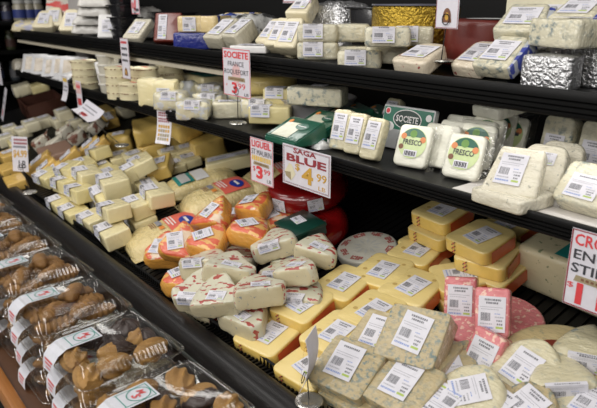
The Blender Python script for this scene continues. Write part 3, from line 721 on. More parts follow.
put(DECK,proto(loaf),0,0,mw=T(-.655,.69,0,-4),label='large pale green speckled cheese loaf with teal label beneath the lower shelf')
# --- pink
def pinkwheel():
    n,c,me,_=k_wheel(PINKM,.108,.035,.008); return ('pink_cheese_round','cheese wheel',me,[])
put(DECK,proto(pinkwheel),495,328,0,0,0,'flat pink marbled cheese wheel under the two upright pink blocks')
def pinkblk(v): return k_slab(PINKM,.074,.105,.044,v,.056,.075,.008,'pink_cheese_block',ly=-.004,style=0)
put(DECK,proto(pinkblk,1),460,302,29,58,0,'left pink marbled cheese block leaning with white label, before the yellow slab','pink blocks')
put(DECK,proto(pinkblk,2),492,315,29,54,0,'right pink marbled cheese block standing on the pink wheel, shiny top edge','pink blocks',lv=.035)
put(DECK,proto(pinkblk,3),481,354,4,52,8,'dark pink marbled cheese block lower in front of the pink wheel','pink blocks')
# --- blue veined field, right front
sg='blue veined wedges'
def st(v,px,py,rz,t,rx=0,ry=0,**k): put(DECK,proto(k_stilton,v),px,py,rz,rx,ry,'blue veined cheese wedge '+t,sg,**k)
st(0,358,386,6,'lying underneath at the wire stop, mostly hidden')
st(2,346,366,13,'with brown rind and glossy wrap, nearest the price card',rx=18,ry=6)
st(0,378,337,10,'half hidden behind the highest wedge, label showing at its left',rx=22)
st(3,420,352,10,'lying flat under the highest wedge of the group')
st(1,410,336,16,'highest of the group, pale mottled rind on its right',rx=32,lv=.03)
st(2,402,385,4,'right of the price card, second from the wire stop',rx=14)
st(3,444,368,52,'turned sideways before the dark pink block',rx=14,lv=0,cap=0)
def bw(c,v,lab='top',L_=.125,ang=62,h=.055): return proto(k_round_wedge,c,v,L_,ang,h,lab)
put(DECK,proto(k_dome,3,0,.12,.105,.05,176),443,402,4,10,0,'rounded blue cheese wedge at the bottom edge, second label upside down',sg)
put(DECK,proto(k_dome,3,2,.14,.12,.055,-48),471,391,6,14,0,'rounded creamy blue wedge with tilted label at bottom centre right',sg)
CUTW=cheese('tan_blue_wheel',(.66,.55,.30),(.58,.45,.22),18,.5,.6,.4,30,vein=(.22,.25,.2),vs=40,vt=.57)
def cutwheel():
    n,c,me,_=k_wheel(CUTW,.115,.045,.012); b=bmesh.new()
    vs=[b.verts.new((.072*math.cos(6.2832*i/36)+.008,.066*math.sin(6.2832*i/36)-.012,.0462)) for i in range(36)]; b.faces.new(vs)
    return ('blue_cheese_round','cheese wheel',me,[('paper_disc',flat(b,'paper_disc',[plain('russet_paper',(.20,.035,.02),.45,coat=.4)]),Matrix.Identity(4),'russet round paper on top')])
put(DECK,proto(cutwheel),558,360,0,0,0,'tan blue cheese wheel with russet top lying behind the right wedges')
put(DECK,proto(k_dome,3,4,.135,.125,.045,-6,-.005,-.010),527,367,-2,24,0,'pale rounded wedge leaning with label, on the left of the tan wheel',sg)
put(DECK,bw(3,4,'fold',.14,60,.075),556,368,44,0,0,'tall speckled wedge with folded label, at the bottom right before the tan wheel',sg)
put(DECK,bw(3,5,'fold',.14,60,.08),590,342,20,0,0,'speckled wedge cut by the right edge of the picture, behind the tall one',sg)
put(DECK,proto(k_dome,0,6,.12,.11,.05,-10),527,406,-6,14,0,'shiny wedge cut by the bottom edge, below the tall speckled wedge',sg)
put(DECK,proto(k_dome,3,8,.13,.11,.05,0),594,404,0,6,0,'wedge in the bottom right corner of the picture',sg)
put(DECK,proto(k_stilton,4),492,408,-10,6,0,'blue veined wedge cut by the bottom edge, right of the bottom centre labels',sg)
# --- white waxed paper wedges with red print
wg='white wedges with red print'
def cb(v,px,py,rz,t,rx=0,ry=0,**k): put(DECK,proto(k_camb,v),px,py,rz,rx,ry,'red printed white cheese wedge, '+t,wg,**k)
cb(1,252,312,10,'lowest one lying along the wire stop')
cb(4,298,290,30,'lowest on the right, under the one with the long label')
cb(5,205,299,20,'lowest left, beside the orange wedge by the wire stop')
cb(3,300,252,40,'at the back between the top labelled ones')
cb(5,246,284,20,'sunk low in the gap between the front ones')
cb(4,276,268,40,'sunk low below the top one with the front label')
cb(3,214,280,10,'sunk low on the left, hardly showing')
cb(2,194,283,36,'lower left one with a label on its cut face',fit=14)
cb(1,222,289,42,'in front at the bottom centre, cut face forward',fit=12)
cb(3,262,282,66,'lower right one with its pale cut face turned right',fit=14)
cb(2,202,257,34,'upper left one with a label folded over its edge',fit=16)
cb(0,234,246,30,'with a flat white label, behind the upper left pair',fit=16)
cb(1,237,262,46,'top of the heap in the middle, cut face forward',fit=18,lv=.06)
cb(7,302,263,26,'on the right with a long plain label on top',fit=14)
cb(0,269,239,52,'top one with its label in front, before the green box',fit=10,lv=.05)
cb(5,325,245,24,'farthest right, before the round patterned cheese',fit=12)
# --- orange wedges
og='orange rind wedges'
def oc(v,px,py,rz,t,rx=0,ry=0,**k): put(DECK,proto(k_orange,v),px,py,rz,rx,ry,'orange rind cheese wedge '+t,og,**k)
oc(4,183,272,24,'lowest by the wire stop under the white labelled ones')
oc(0,272,217,-30,'at the back against the dark green box, red paper')
oc(1,198,232,10,'with its pale cut side showing, behind the labelled pair')
oc(2,160,244,40,'at the left end beside the shredded bags, two labels overlapping',rx=18)
oc(0,177,238,40,'in front with red and orange paper, label on its left',rx=22,fit=16)
oc(4,206,235,14,'lying in the middle with a white label across',fit=12)
oc(4,234,208,-8,'behind the middle ones, white label on top',fit=10)
oc(4,222,224,30,'sunk in the middle, mostly covered')
oc(3,212,210,20,'with pointed red papered end facing left, high in the group',fit=18,rx=6)
oc(4,250,224,24,'with plain waxed orange side, right of the middle',fit=12)
oc(0,252,200,10,'nearest the red wheels, white and red papered top',fit=10)
# --- shredded bags and long pack
bg='bags of shredded cheese'
put(DECK,proto(k_bag,1),166,224,-10,0,0,'clear bag of shredded cheese with red panel lying at the wire stop',bg)
put(DECK,proto(k_tealbag,1),198,174,-14,0,0,'clear pack of cheese with teal bordered panel and glossy white band')
put(DECK,proto(k_bag,2),218,189,-10,0,0,'clear bag of shredded cheese with red panel, behind the orange wedges',bg)
put(DECK,proto(k_bag,1),276,170,-20,0,0,'bag of shredded cheese with red panel peeping out behind the ligueil sign',bg)
put(DECK,proto(k_block,1,'long',3,'strip'),228,158,62,0,0,'pale green yellow cheese bar with a long label, behind the teal labelled pack',None)
put(DECK,proto(k_block,4,'long',5,'strip'),205,147,60,0,0,'narrow pack with red end and grey label between the yellow blocks and the bars',None)
# --- heap of yellow blocks, left
yg='yellow cheese blocks in the heap'
def yb(c,shape,v,px,py,rz,t,lab='fold',rx=0,**k):
    nm=('pale yellow','light yellow','orange','creamy white','golden yellow')[c]
    put(DECK,proto(k_block,c,shape,v,lab),px,py,rz,rx,0,nm+' wrapped cheese block '+t,yg,**k)
# back: golden wedges below the shelf
yb(4,'big',1,150,140,-20,'lower left of the golden ones under the shelf','')
yb(4,'big',2,176,130,-8,'lower middle of the golden ones under the shelf','')
yb(4,'big',3,205,138,-16,'right end of the golden ones under the shelf','')
yb(4,'big',4,118,134,-30,'with pale top, left of the golden pile','top')
yb(4,'big',1,146,122,-24,'topmost left golden one, behind the long price tag','',fit=8,lv=.085)
yb(4,'big',2,182,120,-6,'topmost behind the long price tag on the right','',fit=8,lv=.085)
# middle flat ones
yb(1,'flat',1,186,148,-20,'greenish, first of the flat ones before the golden pile','top')
yb(1,'flat',2,168,152,-20,'flat, second from the golden pile','top')
yb(1,'flat',3,188,158,-16,'flat with long label, beside the pack with a red end','top')
yb(1,'flat',4,174,164,-22,'flat, just behind the teal labelled pack','top')
yb(4,'std',6,158,162,-34,'with orange cut end, right of the heap centre','top',fit=10)
# lower layer
yb(0,'std',1,60,198,-4,'leftmost in the lowest row by the wire stop')
yb(0,'std',2,73,207,-2,'second in the lowest row by the wire stop')
yb(1,'std',3,112,229,-6,'lowest under the front right corner of the heap')
yb(1,'std',5,140,214,-8,'lowest behind the red panel bag')
yb(1,'std',4,104,198,-6,'in the second row, partly covered by the big topmost block')
yb(1,'long',2,150,190,-14,'long, lying along the middle right of the heap','strip')
yb(1,'std',1,128,196,-6,'hidden below the middle of the heap')
yb(0,'std',4,72,176,4,'lower middle, behind the left front blocks')
yb(1,'std',2,88,178,-6,'in the middle of the left half')
yb(0,'std',7,112,170,-4,'lower, behind the big topmost block')
yb(1,'std',6,132,176,-10,'lower, right of the big topmost block')
yb(0,'std',5,100,164,-8,'at the back of the left half','top')
yb(1,'std',3,118,154,-14,'back row, before the golden pale topped one','top')
yb(1,'std',4,134,158,-14,'back row, second from the golden pale topped one','top')
yb(0,'std',6,84,162,-6,'back row of the left half beside the orange ones')
# upper layer
yb(0,'std',3,49,179,8,'at the left front corner of the heap',fit=8)
yb(0,'std',1,66,178,2,'upper left, second along the front',fit=10)
yb(0,'std',5,80,186,0,'upper left, third along the front',fit=10)
yb(1,'std',6,90,205,0,'standing large at the front above the wire stop',fit=10)
yb(1,'std',4,114,206,-6,'front, left of the red panel bag',fit=10)
yb(1,'std',2,137,200,-8,'second behind the red panel bag',fit=10)
yb(1,'std',7,158,190,-10,'third behind the red panel bag',fit=10)
yb(0,'std',6,68,166,8,'upper, beside the slanted orange ones',fit=10)
yb(0,'std',2,97,147,-4,'top at the back, labelled on its left end',fit=10)
yb(1,'std',7,88,171,-4,'upper middle of the left half',fit=10)
yb(0,'std',3,104,189,-8,'rounded, below the big topmost block',fit=12)
yb(1,'top',5,113,178,-10,'largest and topmost of the whole heap',fit=6,lv=.06)
yb(1,'std',5,140,160,-12,'topmost at the right, square end facing the camera',fit=10,lv=.06)
yb(1,'cube',4,131,166,-10,'small, between the topmost ones',fit=10,lv=.06)
# orange ones in front left
def ob(v,px,py,rz,t,rx=26,**k): yb(2,'bar',v,px,py,rz,t,'strip',rx,**k)
ob(1,36,160,-18,'slanted, leftmost beside the price card on a wire')
ob(2,42,166,-16,'slanted, second from the price card on a wire')
ob(3,49,170,-14,'slanted, third from the price card on a wire')
ob(4,65,155,-18,'slanted in the middle row, larger label')
ob(5,87,143,-20,'slanted, left of the back pair',)
ob(6,95,145,-20,'slanted, right of the back pair')
yb(2,'std',1,8,152,0,'lying at the left edge, on top of its pair','top')
yb(2,'std',2,6,166,0,'lying at the left edge, lower of its pair','')
yb(2,'std',4,14,178,-6,'behind the price card on a wire','')
# brown and white wedges
BRW=printed('white_brown_print',(.66,.62,.52),(.20,.08,.05),12,.58,(.56,.52,.42))
def bwd(v): return k_slab(BRW,.11,.10,.06,v,0,vb=.03,name='brown_printed_wedge',taper=.03)
for v,px,py,t in ((1,38,138,'leftmost'),(2,51,136,'second from the left'),(3,62,128,'third from the left'),(4,74,133,'rightmost')):
    put(DECK,proto(bwd,v),px,py,-20,20,0,f'white and brown printed wedge, {t} of four behind the orange blocks','brown printed wedges')
def bulk(v): return k_slab(plain('brown_red_rind',(.28,.17,.12),.5,coat=.4),.22,.16,.05,v,0,name='flat_brown_cheese')
put(DECK,proto(bulk,1),55,150,-10,0,0,'flat pinkish brown wrapped cheese lying behind the slanted orange blocks')
# far white blocks
for i,(c,px,py,t) in enumerate(((3,8,126,'far left in the low far row'),(3,20,124,'second in the low far row'),(3,30,122,'third in the low far row'),(3,43,117,'fourth in the low far row'),(3,58,118,'fifth in the low far row, lower one'),(3,72,118,'sixth in the low far row, lower one'))):
    yb(c,'std',i+1,px,py,-6,t,'top')
yb(3,'long',1,55,103,-8,'topmost at the far end before the brown crate','top',fit=6)
yb(3,'std',8,62,110,-8,'right of the far topmost one','top',fit=6)
yb(3,'std',4,4,135,-6,'at the left edge behind the orange pair','top')
yb(0,'std',8,16,140,-6,'beside the left edge, before the brown printed wedges','top')
# far back orange shiny stack and small packs
yb(4,'long',2,104,108,-10,'far orange one below the shelf edge','',)
yb(2,'long',4,108,116,-14,'shiny orange far one with white top','strip')
yb(3,'std',3,124,107,-10,'far one tucked under the shelf','top')
put(DECK,proto(bwd,2),93,122,-30,30,0,'brown topped labelled cheese pack leaning behind the curled price card','brown printed wedges')
yb(3,'small',5,84,124,-10,'small far one left of the curled price card','front')
def crate():
    bm=bmesh.new(); w,d,h=.34,.24,.10
    box(bm,-w/2,w/2,-d/2,d/2,0,.012); box(bm,-w/2,w/2,-d/2,-d/2+.012,0,h); box(bm,-w/2,w/2,d/2-.012,d/2,0,h); box(bm,-w/2,-w/2+.012,-d/2,d/2,0,h); box(bm,w/2-.012,w/2,-d/2,d/2,0,h)
    return ('wooden_crate','crate',mesh(bm,'wooden_crate',plain('dark_brown_wood',(.07,.022,.012),.5)),[])
put(DECK,proto(crate),40,99,-8,0,0,'dark brown open wooden crate at the far end of the deck')
yb(3,'big',6,20,84,-10,'large pale far block beside the dark crate','front')
yb(0,'big',7,38,82,-10,'large yellowish far block behind the dark crate','')
# ================================================================ lower shelf
def md(P,px,py,rz,rx,label,group=None,ry=0,**k): return put(MID,P,px,py,rz,rx,ry,label,group,**k)
SLB=lambda m,w,d,h,v,lw=.056,lh=.07,vb=.012,lx=0,ly=0,lr=0,taper=0,style=None,name='cheese_wedge':proto(k_slab,m,w,d,h,v,lw,lh,vb,name,lx,ly,lr,taper,style)
def mat_(): 
    bm=bmesh.new(); box(bm,-.21,.21,-.16,.16,0,.002); return ('paper_liner','paper',mesh(bm,'paper_liner',plain('white_paper_liner',(.66,.63,.60),.6)),[])
MP=proto(mat_); put(MID,MP,575,196,0,0,0,'white paper liner lying on the lower shelf under the wedges at the right')
bgp='pale wedges on the paper liner'
md(SLB(BRIEM,.13,.12,.03,1,0),512,199,-4,0,'speckled white cheese wedge lying flat beneath the leaning ones',bgp)
md(SLB(BRIEM,.11,.115,.036,4,0,vb=.02,taper=.01),557,163,8,50,'speckled white cheese wedge leaning, rearmost of three',bgp)
md(SLB(BRIEM,.11,.115,.036,3,.05,.03,vb=.02,taper=.01,ly=.02),541,166,10,50,'speckled white cheese wedge leaning, middle of three',bgp)
md(SLB(BRIEM,.118,.115,.034,2,.056,.074,.008,taper=.012,lx=-.008),514,179,12,48,'speckled white cheese wedge leaning in front with full label',bgp)
md(SLB(BLUEB,.11,.10,.045,1,.066,.055,.016,ly=-.01),586,183,-4,46,'blue flecked wedge leaning at the right edge on the paper liner',bgp)
md(SLB(BLUEB,.085,.125,.05,2,.055,.07,.016,ly=-.02),555,136,-4,78,'blue flecked block standing upright at the back, beside the white packs',bgp)
md(SLB(BLUEB,.085,.125,.05,3,.055,.07,.016,ly=-.02),594,140,-4,78,'blue flecked block standing upright at the back right edge',bgp)
fg='fresh white cheese packs'
FR=lambda v,s=0:proto(k_fresco,v,s)
PW=lambda v:SLB(FRESW,.10,.112,.03,v,0,name='white_cheese_pack')
for v,px,py,rx,t in ((1,462,100,70,'rearmost left of the plain white packs'),(2,478,106,70,'second plain white pack from the rear left'),(3,455,115,70,'third plain white pack behind the round labels'),(5,440,128,70,'plain white pack right behind the left round label')):
    md(PW(v),px,py,8,rx,'fresh white cheese, '+t,fg,dy={1:.30,2:.27,3:.22,5:.15}[v])
for i,(px,py,rx,t) in enumerate(((509,127,64,'rearmost'),(497,132,64,'fourth from the front'),(484,138,62,'third from the front'),(474,146,60,'second from the front'))):
    md(FR(i+1,1),px,py,8,rx+8,'fresh white cheese pack, green round label, '+t+' in the right row',fg)
md(FR(2),463,156,9,66,'fresh white cheese pack with green round label, front of the right row',fg)
md(FR(1),412,145,11,68,'fresh white cheese pack with green round label, alone at the left',fg)
md(PW(7),500,103,-10,8,'fresh white cheese pack lying on top of the standing row',fg,lv=.115)
bs='blue veined slices'
SL=lambda v:SLB(BLUEW,.062,.115,.03,v,.046,.075,.012,ly=.008,style=0,name='blue_cheese_slice')
md(SL(4),388,114,0,60,'blue veined slice leaning at the back, behind the row of three',bs)
md(SL(1),339,129,8,74,'blue veined slice, leftmost of the leaning row of three',bs)
md(SL(2),354,133,6,72,'blue veined slice, middle of the leaning row of three',bs)
md(SL(3),371,138,4,70,'blue veined slice, rightmost of the leaning row of three',bs)
def longpack():
    n,c,me,_=crumple(.17,.075,.022,'wrapped_cheese_pack',plain('white_wrap',(.66,.66,.66),.35,coat=.6,bmp=.5,bs=40),4); hf=pillow_h(.17,.075,.022*.86,6); b=bmesh.new()
    for k in range(7): patch(b,lambda x,y:.0031+hf(x,y)+.005,-.07+k*.02,-.056+k*.02,-.01,.008,0,.001,3,.4)
    return (n,'cheese pack',me,[('blue_print',flat(b,'blue_print',[plain('pale_blue_ink',(.25,.42,.6),.5)]),Matrix.Identity(4),'pale blue lettering')])
md(proto(longpack),312,135,-6,0,'long white wrapped pack with pale blue print behind the saga blue sign')
gg='green roquefort packs'
GP=lambda v:proto(k_greenpack,v)
def bowl():
    bm=bmesh.new(); lathe(bm,[(0,0),(.09,0),(.125,.012),(.14,.075),(.148,.083),(.142,.086),(.132,.076),(.118,.016),(0,.008)],40); return ('round_tray','tray',mesh(bm,'round_tray',plain('grey_white_plastic',(.42,.41,.42),.4,coat=.4)),[])
md(proto(bowl),316,96,0,0,'grey white round plastic tray holding a cheese block under the upper shelf')
md(SLB(BLUEB,.19,.085,.06,9,.05,.04,.008,name='cheese_block',ly=.02),318,66,30,0,'blue flecked cheese block with label sitting on the round plastic tray',lv=.087,dy=.25)
md(SLB(BLUEW,.08,.09,.03,7,0),377,98,-20,10,'small dim blue cheese wedge in the shadow beside the tray')
for v,px,py,rz,t in ((1,373,99,-26,'rearmost in the shade'),(2,352,107,-26,'fourth from the left in the shade'),(3,340,110,-8,'third from the left'),(4,322,115,-4,'second from the left, pale panel showing'),(5,296,123,0,'leftmost, nearest the shelf edge')):
    md(GP(v),px,py,rz,0,'green film cheese pack with oval badge, '+t,gg)
def socpack():
    w,d,h=.18,.125,.02; me=mesh(prism(rect(w,d),h,.003,2,vbev=.006),'cheese_sign_pack',plain('silver_grey_film',(.50,.51,.51),.3,coat=.7,bmp=.3,bs=50)); b=bmesh.new(); z=h+.0008; n=36
    rq(b,-w/2+.004,w/2-.004,-.006,d/2-.006,0,z)
    for r1,r2,mi,zz in ((.050,.028,2,z+.0004),(.047,.0255,1,z+.0008)):
        b.faces.new([b.verts.new((r1*math.cos(6.2832*i/n),.026+r2*math.sin(6.2832*i/n),zz)) for i in range(n)]).material_index=mi
    for cx,cy,mi in ((-.072,.044,2),(.072,.038,2),(-.072,.044,3)): b.faces.new([b.verts.new((cx+(.010-.003*(mi==3))*math.cos(6.2832*i/16),cy+(.010-.003*(mi==3))*math.sin(6.2832*i/16),z+.0008+.0004*(mi==3))) for i in range(16)]).material_index=mi
    b.faces.new([b.verts.new((-.06+.018*math.cos(6.2832*i/16),-.0+.014*math.sin(6.2832*i/16),z+.0006)) for i in range(16)]).material_index=2
    text_bm(b,'SOCIETE',-.039,.017,.078,.019,2,z+.0014,.02)
    return ('printed_cheese_pack','cheese pack',me,[('printed_front',flat(b,'printed_front',[plain('pack_green',(.008,.15,.09),.4,coat=.3),plain('badge_green',(.01,.04,.03),.4),WHITE,REDI]),Matrix.Identity(4),'green front with white lettering on a dark oval')])
md(proto(socpack),407,106,4,78,'silver and green roquefort pack with oval badge standing behind the blue slices',dy=.24)
# left half of the lower shelf
wg2='wedges and blocks left on the lower shelf'
def mb(c,shape,v,px,py,rz,rx,t,lab='top',**k):
    nm=('pale yellow','light yellow','orange','creamy white','golden yellow')[c]; md(proto(k_block,c,shape,v,lab),px,py,rz,rx,nm+' cheese block '+t,wg2,**k)
def tealblk():
    n,c,me,_=k_slab(YEL[1],.24,.13,.09,6,0); b=bmesh.new(); quad(b,((-.085,-.045,.0915),(.10,-.045,.0915),(.10,.05,.0915),(-.085,.05,.0915)),0)
    return ('cheese_loaf','cheese',me,[('printed_label',flat(b,'printed_label',[TEALI]),Matrix.Identity(4),'teal label on top')])
md(proto(tealblk),204,66,-6,0,'large pale cheese loaf with teal label lying at the back of the lower shelf')
YW=cheese('yellow_rind_wheel',(.72,.58,.22),(.66,.50,.16),14,.4,.7,.3,30)
yw=lambda v:k_wheel(YW,.125,.07,.022)
md(proto(yw,1),268,90,0,0,'lower yellow cheese wheel of the stacked pair behind the roquefort sign','yellow wheels')
md(proto(yw,2),265,74,0,0,'upper yellow cheese wheel of the stacked pair behind the roquefort sign','yellow wheels',lv=.07)
mb(1,'tall',1,151,79,30,0,'standing upright, left of the upright pair','')
mb(1,'tall',2,166,79,40,0,'standing upright with front label, right of the upright pair','front')
CRF=printed('crumpled_white_foil',(.62,.63,.64),(.55,.52,.35),16,.5,(.48,.5,.5),.8,bmp=.9)
md(proto(crumple,.09,.09,.08,'wrapped_soft_cheese',CRF,3),188,80,-20,0,'round soft cheese in crumpled white foil behind the small wedges')
WW=SLB
rq_m=printed('roquefort_wrap',(.68,.63,.45),(.60,.61,.61),34,.54,(.60,.56,.38),.9,bmp=.9)
def rw(v,w=.13,d=.11,h=.07): return proto(k_softblk,rq_m,w,d,h,v,'wrapped_cheese_wedge')
for v,px,py,rz,t in ((1,173,95,40,'small, before the upright blocks'),(2,213,82,30,'at the back left of the roquefort sign'),(3,246,88,30,'with silver side right of the roquefort sign'),(4,212,92,36,'in the middle behind the front pair'),(5,196,99,40,'front left, nearest the shelf edge'),(6,262,98,30,'low, left of the stacked blocks')):
    md(rw(v),px,py,rz,0,'white wrapped roquefort wedge, '+t,'roquefort wedges')
md(SLB(BLUEB,.125,.07,.06,5,.08,.04,.02,name='wrapped_cheese_wedge'),229,101,58,0,'pale blue veined wedge at the shelf edge under the roquefort sign','roquefort wedges')
mb(0,'std',6,271,106,42,0,'in front of the yellow wheels, lower of two stacked','fold')
mb(0,'std',7,284,88,38,0,'on top of the front block, before the yellow wheels','fold',lv=.052)
# round boxes and tubs
rb='stacked round cheese boxes'
RB=lambda v:proto(k_roundbox,v)
def stack(P,n,px,py,t,grp,r=0,dy=0):
    mw=None
    for k in range(n):
        if mw is None: mw=MID.solve(P[2],px,py,r)
        else:
            mw=mw.copy(); mw.translation.z+=max(v.co.z for v in P[2].vertices)+.0005; mw.translation.x+=.002*(-1)**k
        pos='lowest' if k==0 else ('topmost' if k==n-1 else ('second from below' if k==1 else 'third from below' if k==2 else 'fourth from below'))
        put(MID,P,0,0,mw=mw.copy(),label=f'{t}, {pos}',group=grp)
stack(RB(1),4,171,87,'cream round cheese box stacked behind the pale upright blocks',rb)
stack(RB(2),4,146,91,'cream round box stacked right of the hanging bell card',rb)
stack(RB(3),4,121,92,'cream round box stacked just left of the hanging bell card',rb)
stack(RB(4),2,134,96,'cream round box in the low front stack under the bell card',rb)
stack(RB(5),4,86,85,'pale round box with red lid print in the far stack',rb)
stack(proto(k_tub,1),4,111,84,'translucent cheese tub in the stack between the round boxes','stacked tubs')
stack(proto(k_tub,1),3,160,78,'translucent tub in the rear stack behind the upright blocks','stacked tubs')
def roll(v):
    bm=bmesh.new(); lathe(bm,[(0,0),(.016,0),(.02,.005),(.02,.125),(.016,.13),(0,.13)],16); return ('white_cheese_roll','cheese roll',mesh(bm,'white_cheese_roll',WHITE),[])
md(proto(roll,1),99,69,-10,8,'slim white cheese roll standing between round boxes and tubs')
for i,(px,py) in enumerate(((62,73),(66,74),(70,75))):
    b_=proto(k_tray,9,None,.04,.12,.02,'white_stick_pack'); md(b_,px,py,30,22,('left','middle','right')[i]+' one of three slim white packs leaning before the round boxes','slim white packs')
tg='white tray packs'
for i,(px,py,t) in enumerate(((35,65,'leftmost'),(44,64,'second from the left'),(55,63,'third from the left'),(64,60,'fourth from the left'),(72,56,'fifth, before the round boxes'))):
    md(proto(k_tray,i%2),px,py,50,58,'white tray pack leaning at the far lower shelf end, '+t,tg,dy=.07+.012*i)
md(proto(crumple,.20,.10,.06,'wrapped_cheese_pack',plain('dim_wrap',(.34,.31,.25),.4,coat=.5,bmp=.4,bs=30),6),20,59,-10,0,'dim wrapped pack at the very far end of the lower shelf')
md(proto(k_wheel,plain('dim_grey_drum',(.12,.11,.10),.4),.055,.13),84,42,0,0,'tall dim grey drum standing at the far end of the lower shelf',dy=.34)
# ================================================================ upper shelf
def up(P,px,py,rz,rx,label,group=None,ry=0,dy=.07,**k): return put(UPP,P,px,py,rz,rx,ry,label,group,dy=dy,**k)
WDG=cheese('pale_hard_wedge',(.76,.69,.49),(.70,.62,.41),12,.5,.6,.4,30)
wx='far wedges on the upper shelf'
W1=lambda v,lw=.06:SLB(WDG,.13,.13,.05,v,lw,.08,.02,taper=.03)
up(proto(crumple,.22,.12,.06,'snack_cheese_bag',printed('bag_yellow_print',(.62,.55,.36),(.4,.4,.5),20,.55),3),32,25,40,0,'flat pale wrapped bag at the far left end of the upper shelf',wx)
up(W1(2),44,20,52,44,'pale wedge leaning at the far end of the upper shelf',wx)
up(proto(k_tray,3,printed('red_white_film',(.66,.62,.55),(.6,.06,.05),9,.5),.13,.17,.06,'printed_cheese_pack'),57,8,52,62,'tall red and white printed pack at the far end of the upper shelf',wx,dy=0.2)
up(W1(3),54,20,52,50,'pale wedge with label before the printed pack',wx,dy=0.12)
up(W1(4),71,22,52,56,'pale wedge with large label below the grey board',wx,dy=0.08)
def board():
    bm=bmesh.new(); box(bm,-.12,.12,-.004,.004,0,.26,0,.001); return ('blank_board','board',mesh(bm,'blank_board',plain('grey_board',(.36,.34,.33),.5)),[])
up(proto(board),81,2,10,-4,'plain grey upright board standing behind the far wedges',dy=.22)
pg_='white pillow packs'
PM=plain('white_pillow_film',(.62,.60,.56),.35,coat=.7,bmp=.5,bs=30)
for i,(px,py) in enumerate(((90,31),(91,25),(96,17),(97,9))):
    up(proto(crumple,.17,.10,.045,'pillow_pack',PM,i,'cheese'),px,py-2,44,0,('lowest','second from below','third from below','topmost')[i]+' white pillow shaped pack in the stack behind the white box',pg_,lv=.044*i,dy=0.14)
up(proto(k_tray,2,WDG,.10,.05,.05,'cheese_carton'),118,20,0,0,'small pale carton behind the black trays',dy=0.2)
up(SLB(WHITE,.10,.11,.035,5,.06,.06,.006,name='labelled_white_box'),108,24,48,70,'white labelled box leaning left of the black trays')
bt='stacked black trays'
trayp=proto(k_tray,1,BLKP,.11,.11,.05,'black_tray','tray'); mw=None
for k in range(5):
    mw=UPP.solve(trayp[2],126,32,0,dy=.11) if k==0 else Matrix.Translation((0,0,.052))@mw
    put(UPP,trayp,0,0,mw=mw.copy(),label=('lowest','second from below','middle','fourth from below','topmost')[k]+' glossy black plastic tray in the tall stack',group=bt)
up(SLB(BRIEM,.10,.12,.035,8,.06,.07,.01),137,32,20,40,'white wedge leaning just right of the black trays')
up(proto(crumple,.17,.14,.13,'film_wrapped_cheese',plain('grey_film_wrap',(.30,.29,.27),.3,coat=.8,bmp=.6,bs=30),8),146,18,-10,0,'grey film wrapped lump behind the dark red pack',dy=0.22)
up(SLB(plain('dark_red_paste',(.16,.022,.012),.3,coat=.8),.11,.12,.05,3,.035,.10,.006,name='dark_red_block',lx=-.02),167,22,44,66,'dark reddish brown block with a tall white label in black film',dy=0.09)
up(proto(k_tray,4,BLKP,.20,.14,.125,'black_tray_pack'),172,9,-6,0,'black tray pack lying behind the dark red block',dy=0.24)
def bluefoil(v): return k_slab(BFOIL,.15,.10,.06,v,0,vb=.02,name='blue_foil_cheese')
up(proto(bluefoil,1),195,30,42,0,'dark blue foil wrapped cheese block carrying the yellow one',dy=0.09)
def bluetop(v):
    n,c,me,_=k_slab(cheese('tan_cut_paste',(.72,.58,.30),(.68,.52,.25),14,.45,.7,.3),.14,.07,.058,v,0,vb=.018); b=bmesh.new(); box(b,.03,.055,-.0365,.036,-.0005,.0595,0,.006)
    return (n,c,me,[('blue_wrapper',mesh(b,'blue_wrapper',BFOIL),Matrix.Identity(4),'dark blue foil end'),('label',deli(.05,.05,0),T(-.02,-.0385,.03,0,90))])
up(proto(bluetop,1),197,11,42,0,'tan cheese block with front label resting on the blue foil one',lv=.06,dy=0.09)
up(proto(bluetop,2),216,13,-60,0,'tan and blue wrapped block beside the one on blue foil',lv=.05,dy=0.12)
up(proto(crumple,.13,.11,.11,'blue_printed_cheese',printed('blue_white_print',(.42,.47,.55),(.03,.06,.3),16,.52,(.5,.52,.56),.8,bmp=.7),2),228,12,-10,0,'pale blue printed wrapped cheese behind the leaning wedges',dy=0.2)
up(proto(bluetop,3),243,1,40,0,'tan block on top at the upper edge with blue foil right end',lv=.10,dy=0.3)
up(proto(crumple,.20,.14,.125,'foil_wrapped_cheese',printed('dark_silver_film',(.34,.34,.33),(.03,.03,.03),14,.52,(.5,.5,.48),.9,bmp=.9),4),255,13,-10,0,'dark silver film wrapped cheese behind the grey wedges',dy=0.2)
GW=cheese('grey_rind_wedge',(.56,.52,.40),(.46,.43,.33),30,.5,.6,.6,30)
up(SLB(GW,.10,.12,.05,1,.06,.085,.014,taper=.01),221,34,8,33,'white labelled grey rind wedge, left of the leaning pair above the roquefort sign')
up(SLB(GW,.09,.11,.06,2,.055,.085,.02,taper=.015),238,35,6,30,'white labelled grey rind wedge, right of the leaning pair above the roquefort sign')
up(SLB(WHITE,.13,.10,.022,4,.09,.06,.006,name='labelled_white_box'),254,47,30,0,'flat white pack lying at the edge of the upper shelf')
cw='cream wedges with large labels'
CW=lambda v:SLB(WDG,.085,.105,.05,v+10,.05,.07,.01,taper=.012,style=0)
up(CW(1),270,30,6,44,'cream cheese wedge with label, left of the front group',cw,dy=0.13)
up(CW(4),303,44,-20,0,'cream cheese wedge lying hidden under the topmost one',cw,dy=0.16)
up(CW(2),279,40,14,52,'cream cheese wedge leaning in the middle of the front group',cw,dy=0.09)
up(CW(3),289,40,15,54,'cream cheese wedge leaning at the right of the front group',cw)
up(CW(5),302,13,22,32,'cream cheese wedge lying highest on the pile above the others',cw,lv=.085,dy=0.16)
bb='blue flecked bricks'
BB=lambda v,lab=1:proto(brick,v,lab)
